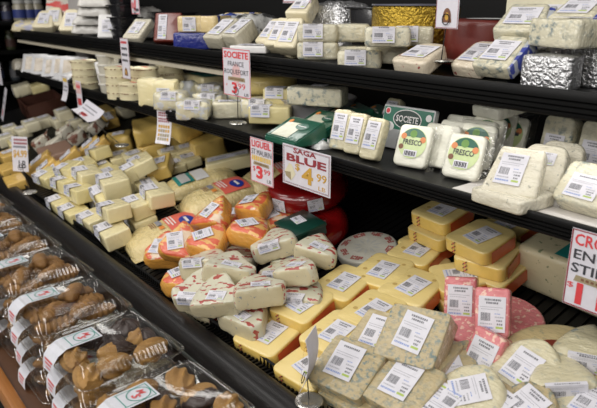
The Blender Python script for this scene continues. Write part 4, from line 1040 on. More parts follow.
def brick(v,lab):
    w,d,h=.115,.07,.048
    bm=prism(rect(w,d),h,.009,3,vbev=.014,dens=1,wob=.0025,seed=v); P=[('label',deli(.055,.045,0,.038),T(-.012,-d/2+.0225-.038-.003,h+.001))] if lab else []
    return ('blue_cheese_brick','cheese',mesh(bm,'blue_cheese_brick',BLUEB),P)
for v,px,py,rz,t,lab in ((1,358,44,46,'rear lower one between the two stacks',0),(2,318,43,46,'lower left one with a plain white label',1),(3,360,48,46,'lower one in the middle at the shelf edge',1),(4,388,45,46,'lower one behind the middle one',0),(5,410,42,46,'lower right one, rearmost of its row',0),(6,350,24,46,'upper rear one of the left stack',0),(7,318,26,46,'upper front one of the left stack',1),(8,411,25,46,'upper rear one of the right stack',1),(9,388,26,46,'upper front one of the right stack',1)):
    up(BB(v,lab),px,py,rz,0,'blue flecked cheese brick, '+t,bb,lv=.048 if v>5 else 0,dy={1:.16,2:.06,3:.06,4:.13,5:.2,6:.14,7:.06,8:.15,9:.07}[v])
RWD=cheese('cranberry_paste',(.74,.66,.52),(.70,.60,.45),12,.5,.75,.5,34,speck=(.30,.04,.04),ss=42,st=.66)
up(SLB(RWD,.12,.105,.038,1,.075,.06,.02,taper=.02),420,57,-4,22,'white wedge with red fruit flecks at the shelf edge below the gold wheel')
up(SLB(RWD,.095,.105,.036,2,.065,.07,.012),478,47,-8,30,'white wedge with red fruit flecks in front of the brown wheel',dy=.13)
def gold():
    n,c,me,_=k_wheel(GOLDF,.118,.148,.01); b=bmesh.new(); lathe(b,[(.120,.146),(.120,.150),(0,.1515)],40)
    return ('gold_foil_cheese','cheese wheel',me,[('plastic_cover',mesh(b,'plastic_cover',plain('grey_cover_film',(.12,.12,.15),.3,coat=.6)),Matrix.Identity(4),'dark grey film on top')])
up(proto(gold),416,8,0,0,'large gold foil wrapped cheese wheel at the back of the upper shelf',dy=0.24)
def bwheel():
    n,c,me,_=k_wheel(BROWNWAX,.10,.115,.014); b=bmesh.new(); b.faces.new([b.verts.new((.03+.06*math.cos(6.2832*i/24),.06*math.sin(6.2832*i/24)-.02,.1168)) for i in range(24)])
    return ('brown_waxed_cheese','cheese wheel',me,[('paper_disc',flat(b,'paper_disc',[WHITE]),Matrix.Identity(4),'white round paper on top')])
up(proto(bwheel),486,18,0,0,'dark reddish brown waxed wheel in shadow on the upper shelf',dy=0.26)
up(proto(crumple,.22,.16,.155,'foil_wrapped_cheese',SILV,7),340,4,-8,0,'big crumpled silver foil bundle behind the blue flecked bricks',dy=0.28)
up(proto(k_tray,6,BLKP,.10,.10,.14,'black_canister'),372,6,0,0,'tall black canister between silver bundle and gold wheel',dy=0.24)
fs='silver foil and blue wedges at the right'
def foilw(v,w=.10,d=.10,h=.036):
    n,c,me,P=k_slab(BLUEB,w,d,h,v,.07,.06,.012,taper=.012,style=0); b=bmesh.new(); box(b,w/2-.012,w/2+.003,-d/2+.004,d/2-.004,.002,h-.004,0,.003)
    return (n,c,me,P+[('foil_side',mesh(b,'foil_side',printed('blue_silver_print',(.5,.52,.55),(.04,.06,.32),30,.5,(.4,.42,.46),.8)),Matrix.Identity(4),'blue printed silver side')])
up(SLB(SILV,.12,.10,.06,2,0,name='foil_wrapped_cheese'),520,44,-14,0,'silver foil wrapped cheese under the topmost labelled wedge',fs,dy=0.18)
up(SLB(SILV,.105,.085,.068,3,0,name='foil_wrapped_cheese',taper=.008),554,68,8,0,'crumpled silver foil cheese at the shelf edge, lower right',fs)
up(SLB(SILV,.13,.11,.08,4,0,name='foil_wrapped_cheese'),592,50,-12,0,'dim silver foil cheese at the right edge below the tipped wedge',fs,dy=0.2)
up(proto(foilw,1),499,66,-6,38,'white labelled wedge leaning at the shelf edge left of the silver foil',fs)
up(SLB(BLUEB,.13,.12,.055,6,.07,.05,.012),572,40,-14,0,'pale blue flecked wedge lying on the crumpled silver foil cheese',fs,lv=.08,dy=0.13)
up(proto(foilw,2,.11,.10,.045),523,17,12,34,'white labelled wedge on top of the foil cheese, with blue printed side',fs,lv=.07,dy=0.15)
up(proto(foilw,3,.11,.10,.045),578,18,-4,30,'white labelled wedge topmost at the right edge of the upper shelf',fs,lv=.085,dy=0.2)
def bigcard():
    bm=bmesh.new(); box(bm,-.11,.11,-.05,.05,0,.17,0,.004); b=bmesh.new(); box(b,-.04,.04,-.0515,-.0505,.09,.15)
    return ('cream_carton','carton',mesh(bm,'cream_carton',plain('cream_carton',(.66,.62,.46),.5)),[('carton_label',mesh(b,'carton_label',PAPER),Matrix.Identity(4),'white label')])
up(proto(bigcard),562,-12,0,0,'cream carton standing at the back right of the upper shelf',dy=.30)
def fold_paper():
    bm=bmesh.new(); box(bm,-.05,.05,-.05,.05,0,.002); box(bm,-.05,.05,-.052,-.05,-.03,.002); return ('paper_tag','paper',mesh(bm,'paper_tag',plain('white_paper_liner',(.66,.63,.6),.6)),[])
FP=proto(fold_paper); 
# ================================================================ pastry boxes on the wooden table
CLAMR=clear('clear_box_ridge',(.95,.95,.94),.07,.16,.1,40)
CLAM=clear('clear_box_plastic',(.97,.97,.96),.03,.08,.07,30)
COOK={'brown':cheese('golden_biscuit',(.38,.20,.06),(.20,.09,.02),40,.6,.05,.6,120),'pale':cheese('pale_biscuit',(.50,.29,.085),(.27,.125,.028),40,.6,.05,.6,120),'choc':plain('dark_chocolate',(.035,.015,.01),.35,coat=.2,bmp=.3,bs=80)}
def k_finger(v):
    b=bmesh.new(); n=26; k=14; L_=.098+.008*(v%2); rings=[]
    for i in range(n+1):
        t=i/n; r=.019*max(.05,1-abs(2*t-1)**3.2)**.5*(1+.13*math.sin(t*44+v)); y=(t-.5)*L_; bend=.008*math.cos((t-.5)*3)*(1 if v%2 else -1)
        rings.append([b.verts.new((bend+r*1.05*math.cos(6.2832*j/k+t*2.2),y,.016+max(-.016,r*.85*math.sin(6.2832*j/k+t*2.2)*(1+.1*math.sin(3*6.2832*j/k))))) for j in range(k)])
    for A,B in zip(rings,rings[1:]):
        for j in range(k): b.faces.new((A[j],A[(j+1)%k],B[(j+1)%k],B[j]))
    b.faces.new(rings[0]); b.faces.new(rings[-1][::-1])
    return ('ridged_cookie','cookie',mesh(b,'ridged_cookie',COOK['brown']),[])
def k_round(v):
    b=bmesh.new(); r=.037
    lathe(b,[(0,0),(r*.9,0),(r,.006),(r*.97,.013),(r*.8,.018),(r*.4,.021),(0,.022)],32)
    for f in b.faces:
        c=f.calc_center_median()
        if c.x+.12*math.sin(c.y*90)*.03>.004: f.material_index=1
    for vv in b.verts:
        if vv.co.x>.005: vv.co.z*=1.08; vv.co.x*=1.03
    return ('dipped_cookie','cookie',mesh(b,'dipped_cookie',[COOK['pale'],COOK['choc']]),[])
def k_rosette(v):
    """piped shell: fluted swirl, some topped with chocolate"""
    b=bmesh.new(); n=26; k=36; L_=.082; rings=[]
    for i in range(n+1):
        t=i/n; r=.023*max(.04,1-abs(2*t-.85)**2.4*.9)**.5; y=(t-.5)*L_
        rings.append([b.verts.new(((r*1.1)*math.cos(6.2832*j/k)*(1+.13*math.cos(6*6.2832*j/k+t*12)),y,.017+max(-.017,r*.9*math.sin(6.2832*j/k)*(1+.22*math.cos(6*6.2832*j/k+t*12))))) for j in range(k)])
    for A,B in zip(rings,rings[1:]):
        for j in range(k):
            f=b.faces.new((A[j],A[(j+1)%k],B[(j+1)%k],B[j])); f.material_index=1 if v%3==1 and f.calc_center_median().y>-.006 else 0
    b.faces.new(rings[0]); b.faces.new(rings[-1][::-1])
    return ('piped_cookie','cookie',mesh(b,'piped_cookie',[COOK['pale'],COOK['choc']]),[])
def k_chocround(v):
    b=bmesh.new(); r=.033; n=40; m_=9; V=[]
    for j in range(m_+1):
        t=j/m_; rr=r*math.sin(t*math.pi/2+.0001); zz=.004+.021*math.cos(t*math.pi/2)
        V.append([b.verts.new((rr*math.cos(6.2832*i/n)*(1+.05*math.sin(6.2832*i/n*7+t*5)),rr*math.sin(6.2832*i/n)*(1+.05*math.sin(6.2832*i/n*7+t*5)),zz*(1+.10*math.sin(6.2832*i/n*7+t*5)))) for i in range(n)])
    for A,B in zip(V,V[1:]):
        for i in range(n):
            f=b.faces.new((A[i],A[(i+1)%n],B[(i+1)%n],B[i])); f.material_index=1 if v%2==0 or f.calc_center_median().x>0 else 0
    b.faces.new([b.verts.new((v_.co.x*.95,v_.co.y*.95,0)) for v_ in V[-1]])
    return ('chocolate_cookie','cookie',mesh(b,'chocolate_cookie',[COOK['pale'],COOK['choc']]),[])
CW_,CD_,CH_=.245,.256,.065
def k_clam():
    W,D=CW_,CD_; b=bmesh.new()
    def ring(w,d,z,r):
        out=[]
        for cx,cy,a0 in ((w/2-r,d/2-r,0),(-w/2+r,d/2-r,90),(-w/2+r,-d/2+r,180),(w/2-r,-d/2+r,270)):
            for k in range(6): a=R_(a0+k*18); out.append(b.verts.new((cx+r*math.cos(a),cy+r*math.sin(a),z)))
        return out
    def skin(rs,cap=None):
        for A,B in zip(rs,rs[1:]):
            for i in range(len(A)): b.faces.new((A[i],A[(i+1)%len(A)],B[(i+1)%len(A)],B[i]))
        if cap is not None: b.faces.new(rs[cap])
    skin([ring(W-.045,D-.045,.001,.02),ring(W-.04,D-.04,.003,.022),ring(W-.014,D-.014,.028,.026),ring(W,D,.029,.03),ring(W,D,.031,.03)],0)
    base=mesh(b,'box_base',CLAM); b=bmesh.new()
    skin([ring(W,D,.032,.03),ring(W-.012,D-.012,.033,.026),ring(W-.022,D-.022,.044,.026),ring(W-.05,D-.05,.0595,.024),ring(W-.058,D-.058,.0625,.024),ring(W-.066,D-.066,.0595,.02)],5)
    lid=mesh(b,'box_lid',CLAM); b=bmesh.new()
    ribs=[]
    for s in (-1,1):
        b=bmesh.new(); A=None
        for k in range(35):   # one corrugated strip down each long side
            y=-D*.33+k*D*.66/34; q=.0018 if k%2 else -.0004
            row=[b.verts.new((s*(x+q*.7),y,z+q*.7)) for x,z in ((W/2-.011,.0445),(W/2-.0185,.0525),(W/2-.026,.0605))]
            if A: 
                for i in range(2): b.faces.new((A[i],A[i+1],row[i+1],row[i]))
            A=row
        ribs.append(mesh(b,'rib_strip',CLAMR,False))
    b=bmesh.new(); r=ring(W+.001,D+.001,.0315,.03); tube(b,[v.co.copy() for v in r]+[r[0].co.copy()],.0016,5)
    for v in r: b.verts.remove(v)
    return base,lid,ribs,mesh(b,'rim',CLAMR)
CLP=k_clam()
def boxlabel():
    b=bmesh.new(); w=.058; prof=[(-.012,.0615),(-.050,.0612),(-.086,.0612),(-.097,.0605),(-.118,.050),(-.1295,.036),(-.1325,.022),(-.134,.004)]
    prof=[(y,z+.0015) for y,z in prof]
    def strip(x0,x1,mi,off,ks):
        for a,c in zip(ks,ks[1:]):
            (y0,z0),(y1,z1)=a,c; n=Vector((0,-(z0-z1),-(y1-y0))).normalized(); n=n if n.z>=0 else -n
            if abs(n.z)<.3 and n.y>0: n=-n
            quad(b,((x0,y0+n.y*off,z0+n.z*off),(x0,y1+n.y*off,z1+n.z*off),(x1,y1+n.y*off,z1+n.z*off),(x1,y0+n.y*off,z0+n.z*off)),mi)
    strip(-w/2,w/2,0,0,prof)
    e=.0011
    for x0,x1 in ((-w/2+.005,-w/2+.0068),(w/2-.0068,w/2-.005)): strip(x0,x1,1,.0005,[(-.017,.063)]+prof[1:3])
    rq(b,-w/2+.005,w/2-.005,-.019,-.017,1,.0637); rq(b,-w/2+.005,w/2-.005,-.083,-.081,1,.0634)
    n=28
    for i in range(n):
        a0,a1=6.2832*i/n,6.2832*(i+1)/n; P=lambda a,r1,r2:(.76*r1*math.cos(a),-.044+r2*math.sin(a),.0637)
        quad(b,(P(a0,.029,.025),P(a1,.029,.025),P(a1,.0268,.0228),P(a0,.0268,.0228)),1)
    text_bm(b,'M',-.012,-.044,.018,.014,2,.0639,.02,shear=.3); text_bm(b,'S',-.003,-.06,.014,.017,2,.0639,.03,shear=.2)
    for k,(a,c) in enumerate((((-.1296,.0345),(-.1306,.030)),((-.1317,.0265),(-.1322,.0225)),((-.133,.0165),(-.1333,.0135)))): strip(-.02+.004*k,.02-.004*k,2,.0008,[(a[0],a[1]+.0015),(c[0],c[1]+.0015)])
    return flat(b,'paper_label',[plain('bakery_label_paper',(.66,.67,.72),.5),plain('bakery_green',(.06,.30,.24),.5),plain('bakery_red',(.68,.10,.10),.5)])
BLAB=boxlabel()
ords=['front most','second','third','fourth','fifth','sixth','seventh','eighth']
def clambox(mw,label,group,lab=True,dx=-.045):
    o=link('clear_pastry_box',CLP[0],None,TAB.M@mw); tag(o,label,'box',group)
    l=link('box_lid',CLP[1],o,None,Matrix.Identity(4)); [link('rib_strip',r_,l,None,Matrix.Identity(4)) for r_ in CLP[2]]; link('rim',CLP[3],o,None,Matrix.Identity(4))
    if lab: link('paper_label',BLAB,o,None,T(dx,0,0))
    return o
xr=[-.850,-1.132,-1.415,-1.690,-1.962,-2.238,-2.515,-2.795]
rnd=random.Random(4)
lvname=['bottom','second from below','third from below','top']
for ci,x in enumerate(xr):
    for lv in range(4):
        jx=rnd.uniform(-.006,.006); rz=rnd.uniform(-2.5,2.5)+(3 if lv==3 else 0)
        mw=T(x-CW_/2+jx+(.004 if lv==3 else 0),.152+rnd.uniform(-.004,.004),lv*(CH_-.001),rz)
        clambox(mw,f'clear plastic pastry box, {lvname[lv]} of the {ords[ci]} stack from the camera','stacked clear pastry boxes',True,-.045 if ci<2 else -.05)
        where=f'{lvname[lv]} box of the {ords[ci]} stack'
        spots=[]
        if lv==3:
            if ci==0: spots=[(k_round,.005,.065,-20,14,0),(k_chocround,.062,.012,150,10,1),(k_rosette,-.068,.062,80,0,0),(k_rosette,-.02,-.01,75,0,1),(k_rosette,.075,.085,60,0,0),(k_chocround,.065,-.065,20,0,1),(k_round,-.005,-.075,200,8,1),(k_rosette,-.08,-.02,20,0,0),(k_rosette,-.075,-.085,100,0,0)]
            elif ci==1: spots=[(k_chocround,.0,.075,70,4,1),(k_rosette,.072,.065,15,0,0),(k_chocround,-.07,.07,0,4,0),(k_rosette,.075,-.03,10,0,0),(k_rosette,.03,.0,-8,0,1),(k_chocround,-.03,.008,40,6,0),(k_rosette,-.02,-.085,88,0,0),(k_chocround,-.082,-.012,0,0,0),(k_rosette,.07,-.092,80,0,0),(k_chocround,-.085,-.085,10,0,0)]
            else:
                spots=[(k_finger,-.075+.042*i+rnd.uniform(-.004,.004),.05+rnd.uniform(-.004,.004),rnd.uniform(-14,14),0,0) for i in range(4)]+[(k_finger,-.075+.042*i+rnd.uniform(-.004,.004),-.055,rnd.uniform(-14,14),0,0) for i in range(4)]+[(k_finger,-.045,.035,64+rnd.uniform(-10,10),0,3),(k_finger,.05,.02,30,0,3),(k_finger,.03,-.05,40+rnd.uniform(-20,20),0,3)]
        elif ci<6:
            kk=k_finger if ci>1 else k_rosette
            spots=[(kk,-.06+.05*i,-.05+rnd.uniform(-.01,.01),rnd.uniform(-40,40),0,i) for i in range(3)]
        for si,(kf,cx,cy,cr,tl,vv) in enumerate(spots):
            zl=.004+(.012 if ci<2 and lv==3 else 0)+(.022 if kf is k_finger and si>7 else 0)+(.006 if tl else 0)
            P=proto(kf,vv%4 if kf is not k_finger else (si%2))
            nm={k_finger:'golden brown ridged finger cookie',k_round:'round pale cookie half dipped in chocolate',k_chocround:'chocolate covered fluted cookie',k_rosette:'pale piped shell cookie'}[kf]
            if kf is k_rosette and vv%3==1: nm='chocolate ended piped cookie'
            o=link(P[0],P[2],None,TAB.M@mw@T(cx,cy,zl,cr,tl)@Matrix.Scale(1.08 if ci<2 and lv==3 else 1.0,4)); tag(o,f'{nm} in the {where}','cookie',f'{nm}s in the {where}')
# ================================================================ price signs
def sframe(b,w,h,mi,t=.002,ins=.003,z=.0006):
    x0,x1,y0,y1=ins,w-ins,ins,h-ins
    for r in ((x0,x1,y0,y0+t),(x0,x1,y1-t,y1),(x0,x0+t,y0,y1),(x1-t,x1,y0,y1)): rq(b,*r,mi,z)
SM=[CARD,REDI,INK,BROWNI,GOLDI,MAROON,YELI,plain('ribbon_khaki',(.36,.30,.18),.5),GREY,CREAMI,plain('pale_pink_ink',(.75,.5,.5),.5)]
def dash(b,x0,x1,y0,y1,mi):   # lettering too small to read: strokes of uneven width
    rng=random.Random(int(x0*1e5)+mi); x=x0; s=(x1-x0)/9
    while x<x1-s*.5:
        ww=s*rng.uniform(.4,.9); quad(b,((x,y0,.0009),(min(x+ww,x1),y0,.0009),(min(x+ww,x1),y1,.0009),(x,y1,.0009)),mi); x+=ww+s*.3
def sign(w,h,draw,M,label,cat='price sign',stand=None,curl=0):
    """card with lower left corner at the local origin, printed side facing -y"""
    root=bpy.data.objects.new('price_sign',None); COL.objects.link(root); root.matrix_world=M@T(w/2,0,0); tag(root,label,cat)
    b=bmesh.new(); NX,NY=1,(10 if curl else 1)
    box(b,0,w,0,h,-.0012,0); 
    if curl: bmesh.ops.subdivide_edges(b,edges=[e for e in b.edges if abs(e.verts[0].co.y-e.verts[1].co.y)>h*.5],cuts=10,use_grid_fill=True)
    c=bmesh.new(); draw(c,w,h); 
    def bend(bm):
        for v in bm.verts:
            if curl: v.co.z+=curl*((v.co.y/h-.5)**2-.25)
            v.co=Vector((v.co.x-w/2,-v.co.z,v.co.y))
    bend(b); bend(c)
    co=link('card',mesh(b,'card',SM[0],False),root,None,Matrix.Identity(4)); link('lettering',flat(c,'lettering',SM),co,None,Matrix.Identity(4))
    if stand:
        Mi=(M@T(w/2,0,0)).inverted(); base=Vector(stand); top=M@Vector((w/2,.003,h*.25)); mid=base.lerp(top,.5); b=bmesh.new()
        tube(b,[Mi@base,Mi@mid,Mi@top],.0013,6); 
        cc=Mi@(M@Vector((w/2,-.003,h*.12))); tube(b,[cc+Vector((.012*math.cos(a*.5236),0,.012*math.sin(a*.5236))) for a in range(13)],.0011,5)
        link('wire_stand',mesh(b,'wire_stand',plain('dark_wire',(.05,.05,.05),.35,metal=.8)),root,None,Matrix.Identity(4))
        b=bmesh.new(); lathe(b,[(0,0),(.026,0),(.030,.003),(.028,.006),(.020,.0075),(.017,.006),(0,.006)],28)
        link('base',mesh(b,'base',plain('steel_dish',(.55,.54,.5),.25,metal=.8)),root,None,Mi@Matrix.Translation(base))
    return root
def onY(px,py,y): d=wray(px,py); return CAM+d*(y/d.y)
def cardM(ll,lr,y,rz=0,tilt=0):
    a=onY(*ll,y); return Matrix.Translation(a)@Euler((R_(tilt),0,R_(rz)),'XYZ').to_matrix().to_4x4()
def wedge_icon(b,x,y,s,mi=9):
    z=.0009
    quad(b,((x,y+s*.45,z),(x+s*.1,y+s*.2,z),(x+s*.6,y,z),(x+s*.55,y+s*.5,z)),7); quad(b,((x,y+s*.45,z),(x+s*.55,y+s*.5,z),(x+s*.65,y+s*.95,z),(x+s*.4,y+s,z)),mi); quad(b,((x+s*.6,y,z),(x+s,y+s*.45,z),(x+s*.65,y+s*.95,z),(x+s*.55,y+s*.5,z)),mi)
def d_saga(b,w,h):
    sframe(b,w,h,5,.0012,.004); sframe(b,w,h,2,.0008,.0068)
    text_bm(b,'SAGA',w*.24,h*.83,w*.48,h*.125,5,.0009,.03); text_bm(b,'BLUE',w*.09,h*.60,w*.83,h*.19,5,.0009,.04)
    text_bm(b,'$',w*.28,h*.40,w*.10,h*.19,4,.0009,.02); text_bm(b,'4',w*.42,h*.15,w*.24,h*.42,4,.0009,.03); text_bm(b,'99',w*.73,h*.30,w*.20,h*.20,4,.0009,.015); text_bm(b,'LB',w*.77,h*.10,w*.14,h*.10,4,.0009)
    wedge_icon(b,w*.05,h*.12,w*.24)
sign(.208,.118,d_saga,cardM((283,182),(331,197),1.07),'white saga blue price sign with gold 4 99 hanging from the lower shelf rail')
def ribbon(b,x,y,w,h):
    quad(b,((x,y,.0008),(x+w,y,.0008),(x+w*.97,y+h,.0008),(x+w*.03,y+h,.0008)),7)
    x2=x+w*.12
    while x2<x+w*.85: rq(b,x2,x2+w*.05,y+h*.3,y+h*.7,3,.0011); x2+=w*.08
def d_lig(b,w,h):
    sframe(b,w,h,1,.0018,.001)
    text_bm(b,'LIGUEIL',w*.08,h*.80,w*.84,h*.155,1,.0009,.03); text_bm(b,'ST MAURIN',w*.07,h*.635,w*.87,h*.12,2,.0009,.0); dash(b,w*.08,w*.93,h*.50,h*.61,6)
    ribbon(b,w*.14,h*.40,w*.7,h*.075); text_bm(b,'3',w*.26,h*.10,w*.30,h*.29,1,.0009,.04); text_bm(b,'$',w*.12,h*.24,w*.1,h*.12,1,.0009); text_bm(b,'99',w*.6,h*.24,w*.28,h*.12,1,.0009,.01); text_bm(b,'LB',w*.74,h*.07,w*.17,h*.075,2,.0009)
sign(.118,.140,d_lig,cardM((251,180),(272,187),1.07),'white ligueil price sign with red border, left of the saga blue sign')
def d_crop(b,w,h):
    sframe(b,w,h,5,.0025,.0008)
    n=24; b.faces.new([b.verts.new((w*.55+.03*math.cos(6.2832*i/n),h*.45+.035*math.sin(6.2832*i/n),.0005)) for i in range(n)]).material_index=10
    text_bm(b,'CROPWELL',w*.05,h*.80,w*.9,h*.15,1,.0009,.02); text_bm(b,'ENGLISH',w*.06,h*.625,w*.85,h*.125,2,.0009,.015); text_bm(b,'STILTON',w*.05,h*.45,w*.88,h*.125,2,.0009,.02)
    ribbon(b,w*.1,h*.34,w*.75,h*.08); text_bm(b,'$',w*.03,h*.235,w*.08,h*.08,1,.0009); text_bm(b,'11',w*.15,h*.05,w*.34,h*.28,1,.0009,.03); text_bm(b,'99',w*.58,h*.16,w*.26,h*.15,1,.0009)
sign(.155,.153,d_crop,cardM((562,302),(597,314),1.07),'white english stilton price sign with red border hanging at the right edge')
def d_soc(b,w,h):
    sframe(b,w,h,1,.0018,.001)
    n=24; b.faces.new([b.verts.new((w*.5+.024*math.cos(6.2832*i/n),h*.48+.03*math.sin(6.2832*i/n),.0005)) for i in range(n)]).material_index=10
    text_bm(b,'SOCIETE',w*.06,h*.80,w*.88,h*.14,1,.0009,.03); text_bm(b,'FRANCE',w*.2,h*.635,w*.58,h*.10,2,.0009); text_bm(b,'ROQUEFORT',w*.06,h*.45,w*.88,h*.12,2,.0009)
    ribbon(b,w*.18,h*.33,w*.64,h*.08); text_bm(b,'*',w*.10,h*.2,w*.06,h*.06,1,.0009); text_bm(b,'3',w*.32,h*.06,w*.2,h*.24,1,.0009,.03); text_bm(b,'99',w*.56,h*.17,w*.26,h*.12,1,.0009); text_bm(b,'LB',w*.78,h*.04,w*.15,h*.06,2,.0009)
sM=cardM((224,94),(249,95),1.07)
sign(.150,.145,d_soc,sM,'white societe roquefort price sign with red border on a wire stand',stand=tuple(onY(238,124,1.135)))
def bell(b,x,y,s):
    z=.0009; n=14
    b.faces.new([b.verts.new((x+s*.5+s*.42*math.cos(math.pi*i/n),y+s*.4+s*.6*math.sin(math.pi*i/n),z)) for i in range(n+1)]).material_index=3
    quad(b,((x,y,z),(x+s,y,z),(x+s*.92,y+s*.42,z),(x+s*.08,y+s*.42,z)),3)
    b.faces.new([b.verts.new((x+s*.5+s*.2*math.cos(6.2832*i/n),y+s*.42+s*.28*math.sin(6.2832*i/n),z+.0003)) for i in range(n)]).material_index=4
def d_bell(b,w,h):
    sframe(b,w,h,5,.0012,.001); dash(b,w*.12,w*.88,h*.87,h*.93,1)
    for yy,t in ((.72,'CHEESE'),(.57,'FROM'),(.43,'FRANCE')): 
        x=w*.15
        while x<w*.8: rq(b,x,x+w*.1,h*yy,h*(yy+.06),2,.0009); x+=w*.14
    bell(b,w*.3,h*.08,w*.42)
sign(.078,.165,d_bell,cardM((123,78),(136,80),1.10),'tall narrow white card with brown bell picture hanging from the upper shelf rail')
sign(.075,.17,d_bell,cardM((435,28),(448,29),1.20,-10),'white card with brown bell picture on a wire before the gold wheel',stand=tuple(onY(441,62,1.21)))
def d_red(b,w,h):
    sframe(b,w,h,1,.003,.001); quad(b,((w*.38,h*.12,.0009),(w*.56,h*.12,.0009),(w*.66,h*.7,.0009),(w*.48,h*.7,.0009)),1); dash(b,w*.12,w*.34,h*.2,h*.4,1); rq(b,w*.1,w*.9,h*.78,h*.9,1,.0009); words(b,random.Random(1),w*.6,w*.92,h*.1,h*.2,2,.0009)
sign(.10,.12,d_red,cardM((132,14),(146,14),1.22,-6),'white card with red print standing beside the black trays',stand=tuple(onY(139,32,1.23)))
def d_plain(b,w,h): sframe(b,w,h,5,.0025,.002); words(b,random.Random(2),w*.1,w*.9,h*.3,h*.4,2,.0009)
sign(.155,.11,d_plain,cardM((283,3),(320,3),1.30,-4),'white card with dark red border at the top edge above the cream wedges')
def d_tag(b,w,h):
    quad(b,((w*.2,h*.74,.0009),(w*.75,h*.70,.0009),(w*.82,h*.88,.0009),(w*.3,h*.93,.0009)),9); quad(b,((w*.3,h*.78,.0011),(w*.7,h*.74,.0011),(w*.72,h*.85,.0011),(w*.36,h*.88,.0011)),6)
    rng=random.Random(5)
    for yy in (.62,.57,.50,.45): 
        x=w*.1
        while x<w*.88: rq(b,x,x+w*.09,h*yy,h*(yy+.035),5,.0009); x+=w*.13
    for yy in (.33,.24,.15,.07):
        x=w*.12
        while x<w*.88: rq(b,x,x+w*.12,h*yy,h*(yy+.06),7 if rng.random()<.6 else 4,.0009); x+=w*.16
sign(.072,.185,d_tag,cardM((155,143),(170,147),1.06,22,-6),'long curling price tag with yellow picture hanging from the lower shelf rail',curl=.05)
def d_small(b,w,h): rq(b,w*.1,w*.9,h*.78,h*.92,6,.0009); words(b,random.Random(3),w*.15,w*.9,h*.55,h*.62,8,.0009); words(b,random.Random(4),w*.15,w*.9,h*.4,h*.47,8,.0009)
sign(.07,.125,d_small,cardM((61,100),(69,101),1.075,0,-8),'small curled white tag with yellow top, left of the red and white tag',curl=.04)
def d_pink(b,w,h): rq(b,w*.08,w*.92,h*.55,h*.95,10,.0007); dash(b,w*.12,w*.88,h*.74,h*.86,1); dash(b,w*.15,w*.85,h*.14,h*.38,1)
sign(.07,.135,d_pink,cardM((78,108),(87,109),1.075),'red and white price tag hanging at the far end of the lower rail')
def d_grey(b,w,h): words(b,random.Random(8),w*.1,w*.8,h*.7,h*.76,8,.0009); words(b,random.Random(9),w*.1,w*.8,h*.5,h*.56,8,.0009); dash(b,w*.35,w*.65,h*.14,h*.34,1)
sign(.16,.14,d_grey,cardM((-4,83),(9,86),1.05),'white card cut by the left edge, highest of the cards there')
sign(.14,.20,d_grey,cardM((1,118),(11,119),1.0,-10,-14),'greyish tilted card at the left edge below the highest card')
def d_499(b,w,h):
    for yy in (.88,.78): 
        x=w*.15
        while x<w*.88: rq(b,x,x+w*.09,h*yy,h*(yy+.06),5,.0009); x+=w*.12
    rq(b,w*.1,w*.9,h*.68,h*.74,8,.0009); text_bm(b,'$4.99',w*.08,h*.38,w*.86,h*.24,4,.0009,.03); text_bm(b,'LB',w*.4,h*.1,w*.45,h*.22,2,.0009,.01)
p0=TAB.M@Vector((0,0,0))
sign(.085,.165,d_499,cardM((13,171),(29,174),.74,38,-8),'white price card with gold 4 99 on a wire stand at the left',stand=tuple(onY(30,193,.70)))
sign(.27,.085,d_grey,Matrix.Translation(onY(71,109,.98))@Euler((R_(-62),R_(4),R_(-6)),'XYZ').to_matrix().to_4x4(),'curled grey card tilting on a dark wire over the golden cheeses',stand=tuple(onY(122,146,1.0)),curl=.05)
sign(.066,.125,d_bell,Matrix.Translation(onY(304,384,.715))@Euler((R_(-6),0,R_(-58)),'XYZ').to_matrix().to_4x4()@T(-.033,0,0),'curled price card seen almost edge on, on a wire stand at the front right',stand=tuple(onY(309,402,.708)),curl=.05)
# ================================================================ dim shelving beyond the end of the case
bgx=-5.3
sh=bpy.data.objects.new('dark_shelving',None); COL.objects.link(sh); sh.location=(bgx,.9,0); tag(sh,'tall dark shelving in shadow beyond the far end of the cheese case','shelving'); SI=Matrix.Translation((-bgx,-.9,0))
bm=bmesh.new(); box(bm,bgx-.5,bgx-.46,-.6,1.98,0,2.4); link('back_panel',mesh(bm,'back_panel',DARKM,False),sh,None,SI)
levels=[1.02,1.26,1.47,1.70]
for z in levels:
    bm=bmesh.new(); box(bm,bgx-.46,bgx,-.6,1.98,z-.03,z); link('shelf',mesh(bm,'shelf',BLACKM,False),sh,None,SI)
def jar(k,c,lab,lidc,r=.045,h=.13):
    bm=bmesh.new(); lathe(bm,[(0,0),(r*.9,0),(r,.01),(r,h*.68),(r*.78,h*.82),(r*.78,h*.86),(0,h*.86)],20); me=mesh(bm,'jar',plain('jar_'+k,c,.25,coat=.5))
    bm=bmesh.new(); lathe(bm,[(r*.82,h*.84),(r*.86,h*.84),(r*.86,h*.99),(r*.8,h),(0,h)],20); lid=mesh(bm,'lid',plain('jar_lid_'+k,lidc,.4))
    bm=bmesh.new(); lathe(bm,[(r+.0008,h*.15),(r+.0008,h*.55)],20); lb=mesh(bm,'jar_label',plain('jar_label_'+k,lab,.5))
    return ('jar','jar',me,[('lid',lid,Matrix.Identity(4)),('jar_label',lb,Matrix.Identity(4))])
def onX(px,py,x): d=wray(px,py); return CAM+d*(x/d.x)
BJ=jar('cream',(.35,.32,.24),(.03,.05,.22),(.5,.5,.48),.05,.15)
hb=bpy.data.objects.new('hanging_shelf',None)
COL.objects.link(hb); q=onX(22,21,-5.05); hb.location=q; tag(hb,'narrow dark side shelf holding white capped jars at the far left','shelf')
bm=bmesh.new(); box(bm,-5.25,-4.9,q.y-.25,q.y+.55,q.z-.02,q.z); link('board',mesh(bm,'board',BLACKM,False),hb,None,Matrix.Translation(-q))
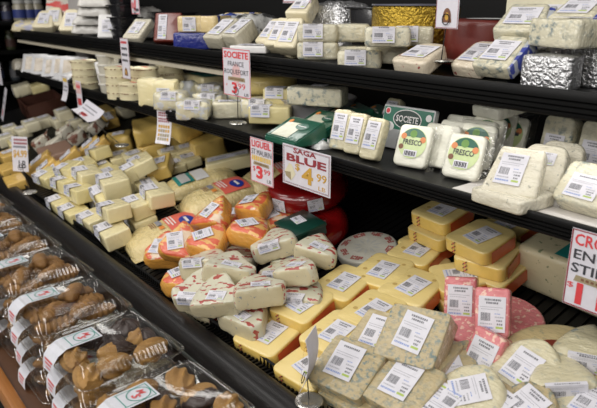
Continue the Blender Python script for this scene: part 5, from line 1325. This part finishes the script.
bm=bmesh.new(); box(bm,-5.25,-5.22,q.y-.25,q.y-.2,0,q.z-.02); link('post',mesh(bm,'post',BLACKM,False),hb,None,Matrix.Translation(-q))
for i,(px,t) in enumerate(((21,'front'),(30,'second'),(38,'third'))):
    p=onX(px,20,-5.05); p.z=q.z; o=link(BJ[0],BJ[2],None,Matrix.Translation(p)); tag(o,f'white capped cream jar with dark blue label, {t} on the far left shelf','jar','white capped jars')
    for n,me,mm in BJ[3]: link(n,me,o,None,mm)
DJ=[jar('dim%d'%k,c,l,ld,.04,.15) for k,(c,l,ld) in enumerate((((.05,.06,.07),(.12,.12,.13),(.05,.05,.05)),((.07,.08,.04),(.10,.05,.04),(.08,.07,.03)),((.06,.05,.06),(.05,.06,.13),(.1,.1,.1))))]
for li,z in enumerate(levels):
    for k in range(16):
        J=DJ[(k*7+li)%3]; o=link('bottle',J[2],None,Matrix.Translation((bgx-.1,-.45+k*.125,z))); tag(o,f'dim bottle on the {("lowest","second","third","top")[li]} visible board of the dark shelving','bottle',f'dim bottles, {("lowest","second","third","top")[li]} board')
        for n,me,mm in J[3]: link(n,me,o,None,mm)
# ---------------------------------------------------------------- light: rows of ceiling fluorescents over the aisle
def area(name,x,y,z,sx,sy,e,rx=0,c=(1,.97,.93)):
    l=bpy.data.lights.new(name,'AREA'); l.shape='RECTANGLE'; l.size=sx; l.size_y=sy; l.energy=e; l.color=c
    o=bpy.data.objects.new(name,l); COL.objects.link(o); o.location=(x,y,z); o.rotation_euler=(R_(rx),0,0); return o
area('ceiling_fluorescent',-1.2,-.45,3.1,6,.35,54,12)
area('ceiling_fluorescent',-1.2,-2.2,3.1,7,.35,70,30)
area('ceiling_fluorescent',-1.2,-4.2,3.0,8,.35,140,48)
area('case_canopy_lamp',-1.4,.92,2.25,5.0,.12,11,8)
area('under_shelf_tube',-1.45,1.19,1.395,5.1,.03,4.2,14)
w=bpy.data.worlds.new('shop_ambient'); S.world=w; w.use_nodes=True
w.node_tree.nodes['Background'].inputs[0].default_value=(1,.96,.93,1); w.node_tree.nodes['Background'].inputs[1].default_value=.20
S.view_settings.view_transform='Standard'; S.view_settings.look='None'; S.view_settings.gamma=1; S.view_settings.use_curve_mapping=False
S.view_settings.exposure=-.30
S.cycles.transparent_max_bounces=40; S.cycles.max_bounces=8
